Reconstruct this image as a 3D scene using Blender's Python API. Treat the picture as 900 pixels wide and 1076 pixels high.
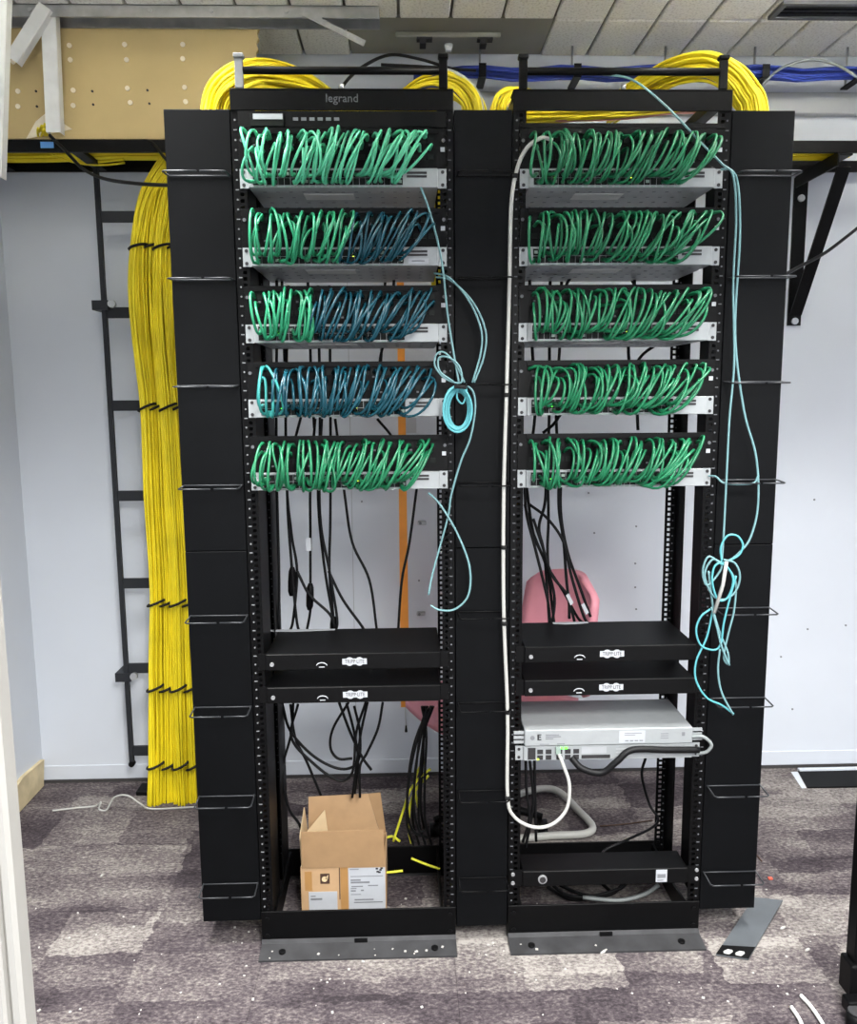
import bpy, bmesh, math, random
from mathutils import Vector, Matrix

# ------------------------------------------------------------------ reset
for o in list(bpy.data.objects):
    bpy.data.objects.remove(o, do_unlink=True)
scene = bpy.context.scene
COL = scene.collection

# ------------------------------------------------------------------ camera
FPX, CAM_D, CAM_H, PITCH, YAW, ROLL, CAM_X = 873.83, 2.0493, 1.4558, .1412, .0287, -.0075, .1346
CAM = Vector((CAM_X, -CAM_D, CAM_H))


def ray(u, v):
    a, b = u - 450, v - 538
    cr, sr = math.cos(ROLL), math.sin(ROLL)
    x, q = cr * a + sr * b, -sr * a + cr * b
    X, Y, Z = x / FPX, 1.0, -q / FPX
    ct, st = math.cos(PITCH), math.sin(PITCH)
    y, z = ct * Y + st * Z, -st * Y + ct * Z
    c, s = math.cos(YAW), math.sin(YAW)
    return Vector((c * X + s * y, -s * X + c * y, z))


def at(u, v, Y):
    """world point on the vertical plane y=Y"""
    d = ray(u, v)
    return CAM + d * ((Y - CAM.y) / d.y)


def onz(u, v, Z):
    """world point on the level plane z=Z"""
    d = ray(u, v)
    return CAM + d * ((Z - CAM.z) / d.z)


cd = bpy.data.cameras.new('camera')
cam = bpy.data.objects.new('camera', cd)
COL.objects.link(cam)
fw = ray(450, 538).normalized()
rt = (ray(451, 538) - ray(449, 538)).normalized()
up = rt.cross(fw).normalized()
cam.matrix_world = Matrix(((rt.x, up.x, -fw.x, CAM.x), (rt.y, up.y, -fw.y, CAM.y), (rt.z, up.z, -fw.z, CAM.z), (0, 0, 0, 1)))
cd.sensor_fit = 'VERTICAL'
cd.sensor_height = 36
cd.lens = FPX / 1076 * 36
cd.clip_start = .05
scene.camera = cam

# ------------------------------------------------------------------ world, lamps, exposure
w = bpy.data.worlds.new('room_air')
scene.world = w
w.use_nodes = True
w.node_tree.nodes['Background'].inputs[0].default_value = (.9, .95, 1, 1)
w.node_tree.nodes['Background'].inputs[1].default_value = .05

CEIL = 2.6
# x, y, drop of the fixture below the ceiling, power down, spread, power of the added upward light
# two fixtures in this room, three in the room behind the doorway the viewer stands in
LAMPS = [(-.52, -.36, .10, 18, 86, 10), (1.35, -.38, .10, 13, 88, 60),
         (.60, -2.35, 0, 72, 170, 0), (1.40, -2.35, 0, 50, 170, 0), (.80, -3.3, 0, 72, 170, 0)]
for (lx, ly, dr, pw, sp, pu) in LAMPS:
    for power, spread, rx, dz in ((pw, sp, 0, -.065), (pu, 170, math.pi, .012)):  # the upward light is added only to brighten the ceiling
        if not power: continue
        ld = bpy.data.lights.new('troffer_light', 'AREA')
        ld.shape = 'RECTANGLE'
        ld.size, ld.size_y = .5, .8
        ld.energy = power
        ld.color = (1, .995, .975)
        ld.spread = math.radians(spread)
        lo = bpy.data.objects.new('troffer_light', ld)
        lo.location = (lx, ly, CEIL - dr + dz)
        lo.rotation_euler = (rx, 0, 0)
        COL.objects.link(lo)

vs = scene.view_settings
vs.view_transform = 'Standard'
vs.look = 'None'
vs.gamma = 1
vs.use_curve_mapping = False
vs.exposure = .44


# ------------------------------------------------------------------ materials
def lin(c):
    return tuple((v / 255 / 12.92 if v <= 10 else ((v / 255 + .055) / 1.055) ** 2.4) for v in c) + (1,)


MATS = {}


def mat(name, rgb, rough=.6, metal=0, noise=.08, nscale=40, bump=0, coat=0, emit=None, spec=.5):
    """plain procedural material: colour with soft noise variation, optional fine relief"""
    m = bpy.data.materials.new(name)
    m.use_nodes = True
    nt = m.node_tree
    b = nt.nodes['Principled BSDF']
    b.inputs['Roughness'].default_value = rough
    b.inputs['Metallic'].default_value = metal
    b.inputs['Coat Weight'].default_value = coat
    b.inputs['Specular IOR Level'].default_value = spec
    c = lin(rgb)
    tc = nt.nodes.new('ShaderNodeTexCoord')
    n = nt.nodes.new('ShaderNodeTexNoise')
    n.inputs['Scale'].default_value = nscale
    n.inputs['Detail'].default_value = 5
    nt.links.new(tc.outputs['Object'], n.inputs['Vector'])
    r = nt.nodes.new('ShaderNodeValToRGB')
    r.color_ramp.elements[0].position = .3
    r.color_ramp.elements[1].position = .7
    r.color_ramp.elements[0].color = tuple(v * (1 - noise) for v in c[:3]) + (1,)
    r.color_ramp.elements[1].color = tuple(min(1, v * (1 + noise)) for v in c[:3]) + (1,)
    nt.links.new(n.outputs['Fac'], r.inputs['Fac'])
    nt.links.new(r.outputs['Color'], b.inputs['Base Color'])
    if bump:
        bp = nt.nodes.new('ShaderNodeBump')
        bp.inputs['Strength'].default_value = bump
        bp.inputs['Distance'].default_value = .004
        nt.links.new(n.outputs['Fac'], bp.inputs['Height'])
        nt.links.new(bp.outputs['Normal'], b.inputs['Normal'])
    if emit:
        b.inputs['Emission Color'].default_value = lin(rgb)
        b.inputs['Emission Strength'].default_value = emit
    MATS[name] = m
    return m


mat('black_steel', (8, 8, 9), .42, 0, .12, 60, spec=.12)
mat('black_panel', (8, 9, 11), .55, 0, .12, 12, spec=.10)
mat('black_dusty', (46, 46, 48), .6, 0, .35, 18)
mat('black_plastic', (8, 8, 9), .5, 0, .1, 50, spec=.14)
mat('ladder_steel', (38, 40, 44), .5, 0, .1, 30, spec=.25)
mat('ring_steel', (52, 54, 57), .4, .4, .1, 30)
mat('mark_light', (124, 126, 128), .6)
mat('wall_far', (128, 128, 130), .8, 0, .04, 3)
mat('black_deep', (8, 8, 9), .6, spec=.15)
mat('black_rubber', (11, 11, 13), .5, 0, .1, 60, spec=.25)
mat('silver', (158, 162, 164), .45, .12, .05, 30)
mat('silver_under', (176, 179, 182), .5, .25, .06, 30)
mat('port_dark', (14, 20, 17), .5, spec=.2)
mat('port_clear', (140, 158, 148), .25)
mat('zinc', (180, 182, 184), .35, .8, .15, 25)
mat('bolt', (186, 188, 190), .3, .6, .05, 40)
mat('hole_mark', (92, 94, 98), .6)
mat('white_plastic', (212, 212, 208), .45, 0, .03, 30)
mat('white_label', (178, 181, 186), .6, 0, .03, 30)
mat('print_dark', (40, 38, 40), .7)
mat('print_grey', (120, 122, 126), .7)
mat('print_brown', (70, 48, 36), .7)
mat('cord_green', (32, 116, 78), .3, 0, .12, 30)
mat('cord_mint', (86, 186, 146), .28, 0, .12, 30)  # green cord of the top left row, lamp brightness put into its colour
mat('cord_jade', (44, 142, 102), .28, 0, .12, 30)
mat('cord_teal', (22, 72, 86), .26, 0, .12, 30)
mat('cord_teal_green', (50, 140, 136), .36, 0, .12, 30)
mat('cable_yellow', (242, 220, 30), .5, 0, .12, 9)
mat('cable_lime', (226, 224, 60), .45, 0, .08, 9)
mat('cable_aqua', (88, 168, 176), .4, 0, .08, 20)
mat('cable_pale_aqua', (112, 152, 156), .4, 0, .08, 20)
mat('cable_white', (178, 178, 173), .42, 0, .04, 20)
mat('cable_grey', (140, 146, 146), .45, 0, .06, 20)
mat('cable_blue', (40, 62, 158), .5, 0, .2, 14)
mat('cable_pink', (205, 140, 130), .5, 0, .1, 14)
mat('tag_blue', (90, 150, 215), .5, 0, .05, 14)
mat('velcro', (18, 18, 18), .9)
mat('wall_paint', (206, 211, 219), .72, 0, .035, 2.2, .05)
mat('wall_grey', (168, 171, 174), .75, 0, .04, 3, .05)
mat('base_white', (204, 209, 217), .6, 0, .05, 4)
mat('base_wood', (202, 186, 150), .75, 0, .2, 14, .2)
mat('gap_dark', (60, 58, 58), .9)
mat('beige_board', (196, 174, 124), .82, 0, .07, 5, .12)
mat('plaster_spot', (236, 226, 204), .8, 0, .06, 60)
mat('stud_white', (222, 224, 224), .45, 0, .06, 20)
mat('ceiling_back', (136, 134, 126), .9)
mat('fixture_grey', (150, 148, 138), .7, 0, .05, 4)
mat('jamb_white', (172, 170, 165), .5, 0, .03, 3)
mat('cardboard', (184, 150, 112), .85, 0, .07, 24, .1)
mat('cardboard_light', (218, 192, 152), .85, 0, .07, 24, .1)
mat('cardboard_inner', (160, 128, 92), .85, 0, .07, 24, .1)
mat('tape_brown', (170, 128, 78), .4, 0, .06, 24)
mat('chair_pink', (226, 150, 164), .5, 0, .05, 10)
mat('orange_paint', (244, 158, 60), .5, 0, .07, 12)
mat('plate_grey', (84, 88, 92), .5, .1, .15, 9)
mat('led_green', (90, 255, 60), .4, 0, .02, 10, emit=2.5)
mat('led_amber', (200, 235, 60), .4, 0, .02, 10, emit=2.2)
mat('lamp_lens', (255, 252, 244), .5, 0, .01, 10, emit=2.0)
mat('debris', (176, 173, 168), .8, 0, .08, 80)
mat('red_bit', (210, 90, 70), .7)


def carpet_mat():
    """woven carpet tile: rectangular colour blocks, broken by tufts"""
    m = bpy.data.materials.new('carpet')
    m.use_nodes = True
    nt = m.node_tree
    N, L = nt.nodes.new, nt.links.new
    b = nt.nodes['Principled BSDF']
    b.inputs['Roughness'].default_value = .95
    b.inputs['Specular IOR Level'].default_value = .1
    geo = N('ShaderNodeNewGeometry')

    def noise(scale, det, rough, src=None):
        mp = N('ShaderNodeMapping'); mp.inputs['Scale'].default_value = scale
        L(geo.outputs['Position'], mp.inputs['Vector'])
        n = N('ShaderNodeTexNoise'); n.inputs['Scale'].default_value = 1
        n.inputs['Detail'].default_value = det; n.inputs['Roughness'].default_value = rough
        L(mp.outputs[0], n.inputs['Vector'])
        return n

    def blocks(scale, off, wob):
        wn = noise((16, 26, 1), 3, .6)
        sub = N('ShaderNodeVectorMath'); sub.operation = 'SUBTRACT'
        L(wn.outputs['Color'], sub.inputs[0]); sub.inputs[1].default_value = (.5, .5, .5)
        ma = N('ShaderNodeVectorMath'); ma.operation = 'MULTIPLY_ADD'
        L(sub.outputs[0], ma.inputs[0]); ma.inputs[1].default_value = (wob, wob, 0); L(geo.outputs['Position'], ma.inputs[2])
        mp = N('ShaderNodeMapping'); mp.inputs['Scale'].default_value = scale; mp.inputs['Location'].default_value = off
        L(ma.outputs[0], mp.inputs['Vector'])
        fl = N('ShaderNodeVectorMath'); fl.operation = 'FLOOR'
        L(mp.outputs[0], fl.inputs[0])
        w_ = N('ShaderNodeTexWhiteNoise'); w_.noise_dimensions = '2D'
        L(fl.outputs[0], w_.inputs['Vector'])
        return w_

    def madd(a, k, c):
        n = N('ShaderNodeMath'); n.operation = 'MULTIPLY_ADD'
        L(a, n.inputs[0]); n.inputs[1].default_value = k
        if isinstance(c, float): n.inputs[2].default_value = c
        else: L(c, n.inputs[2])
        return n.outputs[0]

    b1 = blocks((4.0, 5.6, 1), (.3, .1, 0), .05)
    b2 = blocks((2.7, 12.0, 1), (.6, .7, 0), .07)
    soft = noise((3.2, 6.5, 1), 3, .6)
    tuft = noise((75, 120, 1), 3.5, .72)
    v = madd(b1.outputs['Value'], .32, -.69)
    v = madd(b2.outputs['Value'], .22, v)
    v = madd(soft.outputs['Fac'], .75, v)
    v = madd(tuft.outputs['Fac'], 1.15, v)
    r = N('ShaderNodeValToRGB')
    e = r.color_ramp.elements
    e[0].position = .22; e[0].color = lin((50, 45, 48))
    e[1].position = .84; e[1].color = lin((152, 147, 142))
    x = e.new(.40); x.color = lin((72, 65, 69))
    x = e.new(.54); x.color = lin((93, 86, 87))
    x = e.new(.68); x.color = lin((122, 116, 113))
    L(v, r.inputs['Fac'])
    L(r.outputs['Color'], b.inputs['Base Color'])
    bp = N('ShaderNodeBump'); bp.inputs['Strength'].default_value = .5; bp.inputs['Distance'].default_value = .004
    L(tuft.outputs['Fac'], bp.inputs['Height']); L(bp.outputs['Normal'], b.inputs['Normal'])
    MATS['carpet'] = m


carpet_mat()


def ceiling_mat():
    m = bpy.data.materials.new('ceiling_plank')
    m.use_nodes = True
    nt = m.node_tree
    N, L = nt.nodes.new, nt.links.new
    b = nt.nodes['Principled BSDF']
    b.inputs['Roughness'].default_value = .95
    geo = N('ShaderNodeNewGeometry')
    n = N('ShaderNodeTexNoise'); n.inputs['Scale'].default_value = 130; n.inputs['Detail'].default_value = 3
    L(geo.outputs['Position'], n.inputs['Vector'])
    r = N('ShaderNodeValToRGB')
    r.color_ramp.elements[0].position = .34; r.color_ramp.elements[0].color = lin((222, 220, 213))
    r.color_ramp.elements[1].position = .5; r.color_ramp.elements[1].color = lin((248, 247, 241))
    L(n.outputs['Fac'], r.inputs['Fac']); L(r.outputs['Color'], b.inputs['Base Color'])
    bp = N('ShaderNodeBump'); bp.inputs['Strength'].default_value = .6; bp.inputs['Distance'].default_value = .004
    L(n.outputs['Fac'], bp.inputs['Height']); L(bp.outputs['Normal'], b.inputs['Normal'])
    MATS['ceiling_plank'] = m


ceiling_mat()


# ------------------------------------------------------------------ mesh helpers
class MB:
    """collects shapes; build() links them as ONE mesh object"""

    def __init__(s):
        s.v, s.f, s.sm = [], [], []

    def box(s, x0, x1, y0, y1, z0, z1, M=None):
        n = len(s.v)
        P = [Vector((x, y, z)) for z in (z0, z1) for y in (y0, y1) for x in (x0, x1)]
        s.v += [M @ p if M else p for p in P]
        for q in ((0, 2, 3, 1), (4, 5, 7, 6), (0, 1, 5, 4), (2, 6, 7, 3), (0, 4, 6, 2), (1, 3, 7, 5)):
            s.f.append([n + i for i in q]); s.sm.append(False)
        return s

    def prism(s, poly, ax, a0, a1):
        """extrude polygon (2d list in the other two axes, order x,y / x,z / y,z) along axis ax"""
        n, k = len(s.v), len(poly)
        for a in (a0, a1):
            for p in poly:
                if ax == 'y': s.v.append(Vector((p[0], a, p[1])))
                elif ax == 'x': s.v.append(Vector((a, p[0], p[1])))
                else: s.v.append(Vector((p[0], p[1], a)))
        s.f.append([n + i for i in range(k)]); s.f.append([n + k + i for i in reversed(range(k))]); s.sm += [False, False]
        for i in range(k):
            j = (i + 1) % k
            s.f.append([n + i, n + k + i, n + k + j, n + j]); s.sm.append(False)
        return s

    def slab(s, quad, t):
        """a flat four-sided panel given by its corners, with thickness t along its normal"""
        a, b, c, d = [Vector(p) for p in quad]
        nn = (b - a).cross(d - a).normalized() * t
        n = len(s.v)
        s.v += [a, b, c, d, a + nn, b + nn, c + nn, d + nn]
        for q in ((0, 3, 2, 1), (4, 5, 6, 7), (0, 1, 5, 4), (1, 2, 6, 5), (2, 3, 7, 6), (3, 0, 4, 7)):
            s.f.append([n + i for i in q]); s.sm.append(False)
        return s

    def tube(s, pts, r, sides=6, cap=True, closed=False):
        """round tube through points; r number or list"""
        P = [Vector(p) for p in pts]
        k = len(P)
        R = r if isinstance(r, (list, tuple)) else [r] * k
        n0 = len(s.v)
        T = []
        for i in range(k):
            if closed: t = P[(i + 1) % k] - P[i - 1]
            else: t = P[min(i + 1, k - 1)] - P[max(i - 1, 0)]
            T.append(t.normalized() if t.length > 1e-9 else Vector((0, 0, 1)))
        ref = Vector((0, 0, 1)) if abs(T[0].z) < .9 else Vector((1, 0, 0))
        u = T[0].cross(ref).normalized()
        for i in range(k):
            u = (u - T[i] * u.dot(T[i]))
            u = u.normalized() if u.length > 1e-6 else T[i].orthogonal().normalized()
            vv = T[i].cross(u)
            for j in range(sides):
                a = 2 * math.pi * j / sides
                s.v.append(P[i] + (u * math.cos(a) + vv * math.sin(a)) * R[i])
        for i in range(k if closed else k - 1):
            i2 = (i + 1) % k
            for j in range(sides):
                j2 = (j + 1) % sides
                s.f.append([n0 + i * sides + j, n0 + i * sides + j2, n0 + i2 * sides + j2, n0 + i2 * sides + j]); s.sm.append(True)
        if cap and not closed:
            s.f.append([n0 + j for j in reversed(range(sides))]); s.sm.append(False)
            s.f.append([n0 + (k - 1) * sides + j for j in range(sides)]); s.sm.append(False)
        return s

    def disc(s, c, r, axis='y', t=.004, n=14):
        c = Vector(c)
        a = {'x': Vector((1, 0, 0)), 'y': Vector((0, 1, 0)), 'z': Vector((0, 0, 1))}[axis]
        return s.tube([c - a * t / 2, c + a * t / 2], r, n)

    def build(s, name, m, parent=None, bevel=0):
        me = bpy.data.meshes.new(name)
        o0 = parent.matrix_world.translation if False else None
        me.from_pydata([tuple(p) for p in s.v], [], s.f)
        me.polygons.foreach_set('use_smooth', s.sm)
        me.materials.append(MATS[m])
        bm = bmesh.new(); bm.from_mesh(me)
        bmesh.ops.recalc_face_normals(bm, faces=bm.faces[:])
        if bevel:
            bmesh.ops.bevel(bm, geom=bm.edges[:], offset=bevel, segments=1, affect='EDGES', clamp_overlap=True)
        bm.to_mesh(me); bm.free()
        return link(name, me, parent)


def link(name, me, parent=None):
    o = bpy.data.objects.new(name, me)
    COL.objects.link(o)
    if parent:
        o.parent = parent
        o.matrix_parent_inverse = Matrix.Translation(-parent.location) if parent.type == 'EMPTY' or parent.location.length else Matrix()
    return o


def tag(o, label, cat, group=None, kind=None):
    o['label'] = label
    if cat: o['category'] = cat
    if group: o['group'] = group
    if kind: o['kind'] = kind
    return o


def thing(name, loc, label, cat, group=None, kind=None):
    o = bpy.data.objects.new(name, None)
    o.location = loc
    o.empty_display_size = .05
    COL.objects.link(o)
    return tag(o, label, cat, group, kind)


def struct(o, label, cat=None):
    o['kind'] = 'structure'
    o['label'] = label
    o['category'] = cat or o.name.split('_')[0]
    return o


def smooth(pts, n=8, closed=False):
    """Catmull-Rom through the points"""
    P = [Vector(p) for p in pts]
    k = len(P)
    out = []
    for i in range(k if closed else k - 1):
        if closed: a, b, c, d = P[i - 1], P[i], P[(i + 1) % k], P[(i + 2) % k]
        else:
            b, c = P[i], P[i + 1]
            a = P[i - 1] if i else b * 2 - c
            d = P[i + 2] if i + 2 < k else c * 2 - b
        for j in range(n):
            t = j / n
            out.append(.5 * ((2 * b) + (c - a) * t + (2 * a - 5 * b + 4 * c - d) * t * t + (3 * b - a - 3 * c + d) * t ** 3))
    if not closed: out.append(P[-1])
    return out


def cable(name, pts, r, m, label, cat='cable', group=None, n=8, sides=6, parent=None):
    o = MB().tube(smooth(pts, n), r, sides).build(name, m, parent)
    if parent is None: tag(o, label, cat, group)
    return o


def text_mesh(name, body, size, m, parent, loc, depth=.0006, align='CENTER', rot=(math.pi / 2, 0, 0), sx=1):
    cu = bpy.data.curves.new('lettering', 'FONT')
    cu.body = body; cu.size = size; cu.extrude = depth
    cu.align_x = align; cu.align_y = 'CENTER'
    cu.resolution_u = 2
    t = bpy.data.objects.new('lettering_source', cu)
    COL.objects.link(t)
    bpy.context.view_layer.update()
    me = bpy.data.meshes.new_from_object(t.evaluated_get(bpy.context.evaluated_depsgraph_get()))
    bpy.data.objects.remove(t, do_unlink=True)
    from mathutils import Euler
    M = Matrix.Translation(loc) @ Euler(rot).to_matrix().to_4x4() @ Matrix.Diagonal((sx, 1, 1, 1))
    me.transform(M)
    me.materials.clear(); me.materials.append(MATS[m])
    return link(name, me, parent)


RND = random.Random(7)
BACK = .985          # back wall plane
LEFT, RIGHT, FRONT = -1.25, 3.0, -4.4
RX = (0.0, 0.656)    # rack centres

# ================================================================== THE SETTING
o = struct(MB().box(LEFT - .1, RIGHT + .1, FRONT - .1, BACK + .1, -.12, -.006).build('floor', 'gap_dark'), 'mottled mauve and grey carpet tile floor of the equipment room', 'floor')
T = .5
nx, ny = math.ceil((RIGHT - LEFT) / T), math.ceil((BACK - FRONT) / T)
proto_tiles = {}
for i in range(nx):
    for j in range(ny):
        x0 = LEFT + i * T; x1 = min(x0 + T, RIGHT)
        y1 = BACK - j * T; y0 = max(y1 - T, FRONT)
        key = (round(x1 - x0, 3), round(y1 - y0, 3))
        if key not in proto_tiles:
            mb = MB().box(.0003, key[0] - .0003, .0003, key[1] - .0003, -.006, 0)
            c = mb.build('carpet_tile', 'carpet', o, .0006)
            proto_tiles[key] = c.data
        else:
            c = link('carpet_tile', proto_tiles[key], o)
        c.location = (x0, y0, 0)

o = struct(MB().box(LEFT - .1, RIGHT + .1, FRONT - .1, BACK + .1, CEIL + .016, CEIL + .12).build('ceiling', 'ceiling_back'), 'white fissured acoustic plank ceiling above the racks', 'ceiling')
# planks run away from the camera, 16 cm wide, first row 28 cm then 61 cm long
PW = .161
x_start = -.19 - PW * 6
rows = [(.703, BACK)]
y = .703
while y > FRONT:
    rows.append((max(y - .61, FRONT), y)); y -= .61
pm = {}
for (y0, y1) in rows:
    i = 0
    while x_start + i * PW < RIGHT:
        xa = max(x_start + i * PW, LEFT); xb = min(x_start + (i + 1) * PW, RIGHT)
        i += 1
        if xb - xa < .03: continue
        if y0 > .7 and -.04 < xa < .6: continue          # recessed grey fixture sits here
        key = (round(xb - xa, 3), round(y1 - y0, 3))
        if key not in pm:
            g = .0045
            me = MB().box(g, key[0] - g, g, key[1] - g, 0, .018).build('ceiling_plank', 'ceiling_plank', o, .004)
            pm[key] = me.data; c = me
        else:
            c = link('ceiling_plank', pm[key], o)
        c.location = (xa, y0, CEIL)

o = struct(MB().box(LEFT - .1, RIGHT + .1, BACK, BACK + .1, -.1, CEIL + .1).build('wall_back', 'wall_paint'), 'white painted back wall behind the two racks', 'wall')
for (u, v) in ((668, 553), (667, 592), (667, 617), (668, 640), (855, 525), (848, 661), (888, 657), (820, 690), (832, 745), (618, 518), (624, 560), (380, 527), (440, 610)):
    p = at(u, v, BACK)
    MB().disc((p.x, BACK - .001, p.z), .0035, 'y', .004, 8).build('screw_hole', 'print_grey', o)
for xx in (-.06, 1.12):
    MB().box(xx - .0012, xx + .0012, BACK - .0012, BACK, .06, 2.2).build('panel_seam', 'wall_grey', o)
struct(MB().box(LEFT - .1, LEFT, FRONT - .1, BACK, -.1, CEIL + .1).build('wall_left', 'wall_paint'), 'white painted side wall at the left edge', 'wall')
struct(MB().box(RIGHT, RIGHT + .1, FRONT - .1, BACK, -.1, CEIL + .1).build('wall_right', 'wall_paint'), 'white painted side wall out of view on the right', 'wall')
struct(MB().box(LEFT, RIGHT, FRONT - .1, FRONT, -.1, CEIL + .1).build('wall_front', 'wall_paint'), 'white painted wall behind the viewer', 'wall')
bb = struct(MB().box(LEFT, RIGHT, BACK - .004, BACK, .012, .068).build('baseboard_back', 'base_white', None, .0015), 'low white baseboard along the back wall', 'baseboard')
MB().box(LEFT, RIGHT, BACK - .006, BACK, 0, .0118).build('floor_gap', 'gap_dark', bb)
struct(MB().prism([(.30, .004), (.95, .004), (.97, .10), (.80, .112), (.72, .098), (.60, .115), (.30, .11)], 'x', LEFT, LEFT + .014).build('baseboard_left', 'base_wood'), 'broken unpainted wooden baseboard on the left wall', 'baseboard')
struct(MB().box(LEFT, RIGHT, BACK - .035, BACK, 2.405, 2.475).build('trim_1', 'wall_grey', None, .003), 'grey horizontal ledge on the wall just above the right cable tray', 'trim')
# partition with the wide doorway the photograph is taken through
HEAD = 2.0
struct(MB().box(LEFT, -.601, -.95, -.86, 0, CEIL).build('wall_partition', 'wall_paint'), 'white partition left of the doorway, out of view', 'wall')
struct(MB().box(-.601, RIGHT, -.95, -.86, HEAD, CEIL).build('wall_header', 'wall_paint'), 'white header over the doorway, out of view', 'wall')
# white door jamb close to the camera
jb = at(29, 1076, -.85)
jo = MB().box(-.60, jb.x - .022, -.87, -.80, 0, HEAD).build('door_1', 'jamb_white', None, .004)
struct(jo, 'white door jamb in the near lower left corner', 'door')
MB().box(jb.x - .022, jb.x, -.86, -.815, 0, HEAD).build('door_stop', 'jamb_white', jo, .006)

# beige gypsum bulkhead with fixing spots
bl, br_ = LEFT + .002, -.306
poly = [(bl, 2.247), (-.30 - .3, 2.247), (-.312, 2.25), (-.310, 2.46), (-.304, 2.485), (-.309, 2.497), (-.300, 2.51), (-.306, 2.528), (-.297, 2.54), (-.302, 2.556), (-.295, 2.572), (-.300, 2.598), (bl, 2.598)]
o = MB().prism(poly, 'y', .70, .716).build('wall_bulkhead', 'beige_board')
struct(o, 'beige gypsum board bulkhead with fixing spots hanging above the left cable tray', 'wall')
for (u, v) in ((73, 48), (131, 47), (192, 47), (74, 63), (133, 63), (192, 62), (77, 95), (134, 93), (194, 92), (77, 111), (137, 108), (195, 107), (19, 96), (19, 112), (14, 65)):
    p = at(u, v, .7)
    MB().disc((p.x, .699, p.z), .0075, 'y', .005, 9).build('plaster_spot', 'plaster_spot', o)
for (u, v) in ((38, 96), (39, 112), (97, 96), (98, 110), (155, 95), (157, 109)):
    p = at(u, v, .7)
    MB().disc((p.x, .6985, p.z), .0035, 'y', .003, 8).build('screw_hole', 'print_dark', o)
pq = [at(38, 128, .7), at(50, 118, .7), at(76, 136, .7), at(28, 146, .7)]
MB().prism([(p.x, p.z) for p in pq], 'y', .6965, .70).build('plaster_patch', 'plaster_spot', o)

# ceiling lamps (troffers) that light the room, all out of view
lab = ['over the left rack', 'over the right rack', 'behind the viewer on the left', 'behind the viewer on the right', 'farthest behind the viewer']
for k, (lx, ly, dr, pw, sp, pu) in enumerate(LAMPS):
    zt = CEIL - dr
    t = thing('ceiling_light', (lx, ly, CEIL), 'white louvred light fixture ' + lab[k], 'light', 'ceiling light fixtures')
    f = MB()
    f.box(lx - .30, lx + .30, ly - .45, ly - .41, zt - .055, zt).box(lx - .30, lx + .30, ly + .41, ly + .45, zt - .055, zt)
    f.box(lx - .30, lx - .26, ly - .41, ly + .41, zt - .055, zt).box(lx + .26, lx + .30, ly - .41, ly + .41, zt - .055, zt)
    f.build('frame', 'jamb_white', t)
    MB().box(lx - .26, lx + .26, ly - .41, ly + .41, zt - .03, zt - .02).build('lens', 'lamp_lens', t)
    if dr:
        for yy in (ly - .43, ly + .43):
            MB().tube([(lx, yy, zt), (lx, yy, CEIL)], .006, 8).build('hanger', 'zinc', t)

# ================================================================== CEILING GEAR
t = thing('recessed_panel', (.3, .85, CEIL), 'grey recessed ceiling panel between the racks', 'ceiling panel')
MB().box(-.028, .615, .708, BACK - .002, CEIL + .006, CEIL + .015).build('panel', 'fixture_grey', t)
t = thing('mount_plate', (.27, .84, CEIL), 'pale hanging mount plate with dark clips under the grey ceiling panel', 'mount')
MB().prism([(.12, .80), (.46, .80), (.43, .93), (.17, .93)], 'z', CEIL - .012, CEIL + .004).build('plate', 'fixture_grey', t, .003)
for xx in (.19, .385):
    MB().box(xx, xx + .05, .80, .83, CEIL - .018, CEIL - .0121).box(xx + .01, xx + .03, .80, .845, CEIL - .032, CEIL - .018).build('clip', 'print_dark', t)
MB().disc((.295, .86, CEIL - .016), .014, 'z', .010, 10).box(.285, .305, .852, .868, CEIL - .032, CEIL - .02).build('knob', 'stud_white', t)
t = thing('ceiling_vent', (1.6, .6, CEIL), 'dark louvred vent in the ceiling at the top right', 'vent')
MB().box(1.27, 1.9, .56, .575, CEIL - .012, CEIL - .001).box(1.27, 1.9, .655, .67, CEIL - .012, CEIL - .001).box(1.27, 1.285, .575, .655, CEIL - .012, CEIL - .001).box(1.885, 1.9, .575, .655, CEIL - .012, CEIL - .001).build('frame', 'hole_mark', t)
for k in range(3):
    MB().box(1.286, 1.884, .58 + k * .025, .598 + k * .025, CEIL - .009, CEIL - .002).build('slat', 'black_steel', t)
# metal track on the ceiling at the top of the bulkhead
t = thing('metal_track', (-.5, .66, CEIL), 'galvanised metal track fixed along the ceiling over the beige board', 'track')
MB().box(-1.2, .075, .615, .62, CEIL - .035, CEIL).box(-1.2, .075, .615, .695, CEIL - .003, CEIL - .0005).box(-1.2, .075, .690, .695, CEIL - .035, CEIL).build('channel', 'zinc', t)
for xx in (-.95, -.6, -.42, -.2):
    MB().disc((xx, .613, CEIL - .017), .006, 'y', .006, 8).build('screw', 'bolt', t)
# bent perforated strap dangling from the track
a, b = at(318, 13, .60), at(383, 46, .60)
d = (b - a)
t = thing('metal_strap', a, 'thin perforated metal strap dangling from the ceiling track', 'strap')
nrm = Vector((-d.z, 0, d.x)).normalized() * .009
MB().slab([a + nrm, a - nrm, b - nrm, b + nrm], .002).build('strip', 'zinc', t)
for k in range(4):
    p = a + d * (.62 + k * .11)
    MB().disc((p.x, .5985, p.z), .0035, 'y', .003, 8).build('hole_rim', 'bolt', t)


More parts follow.
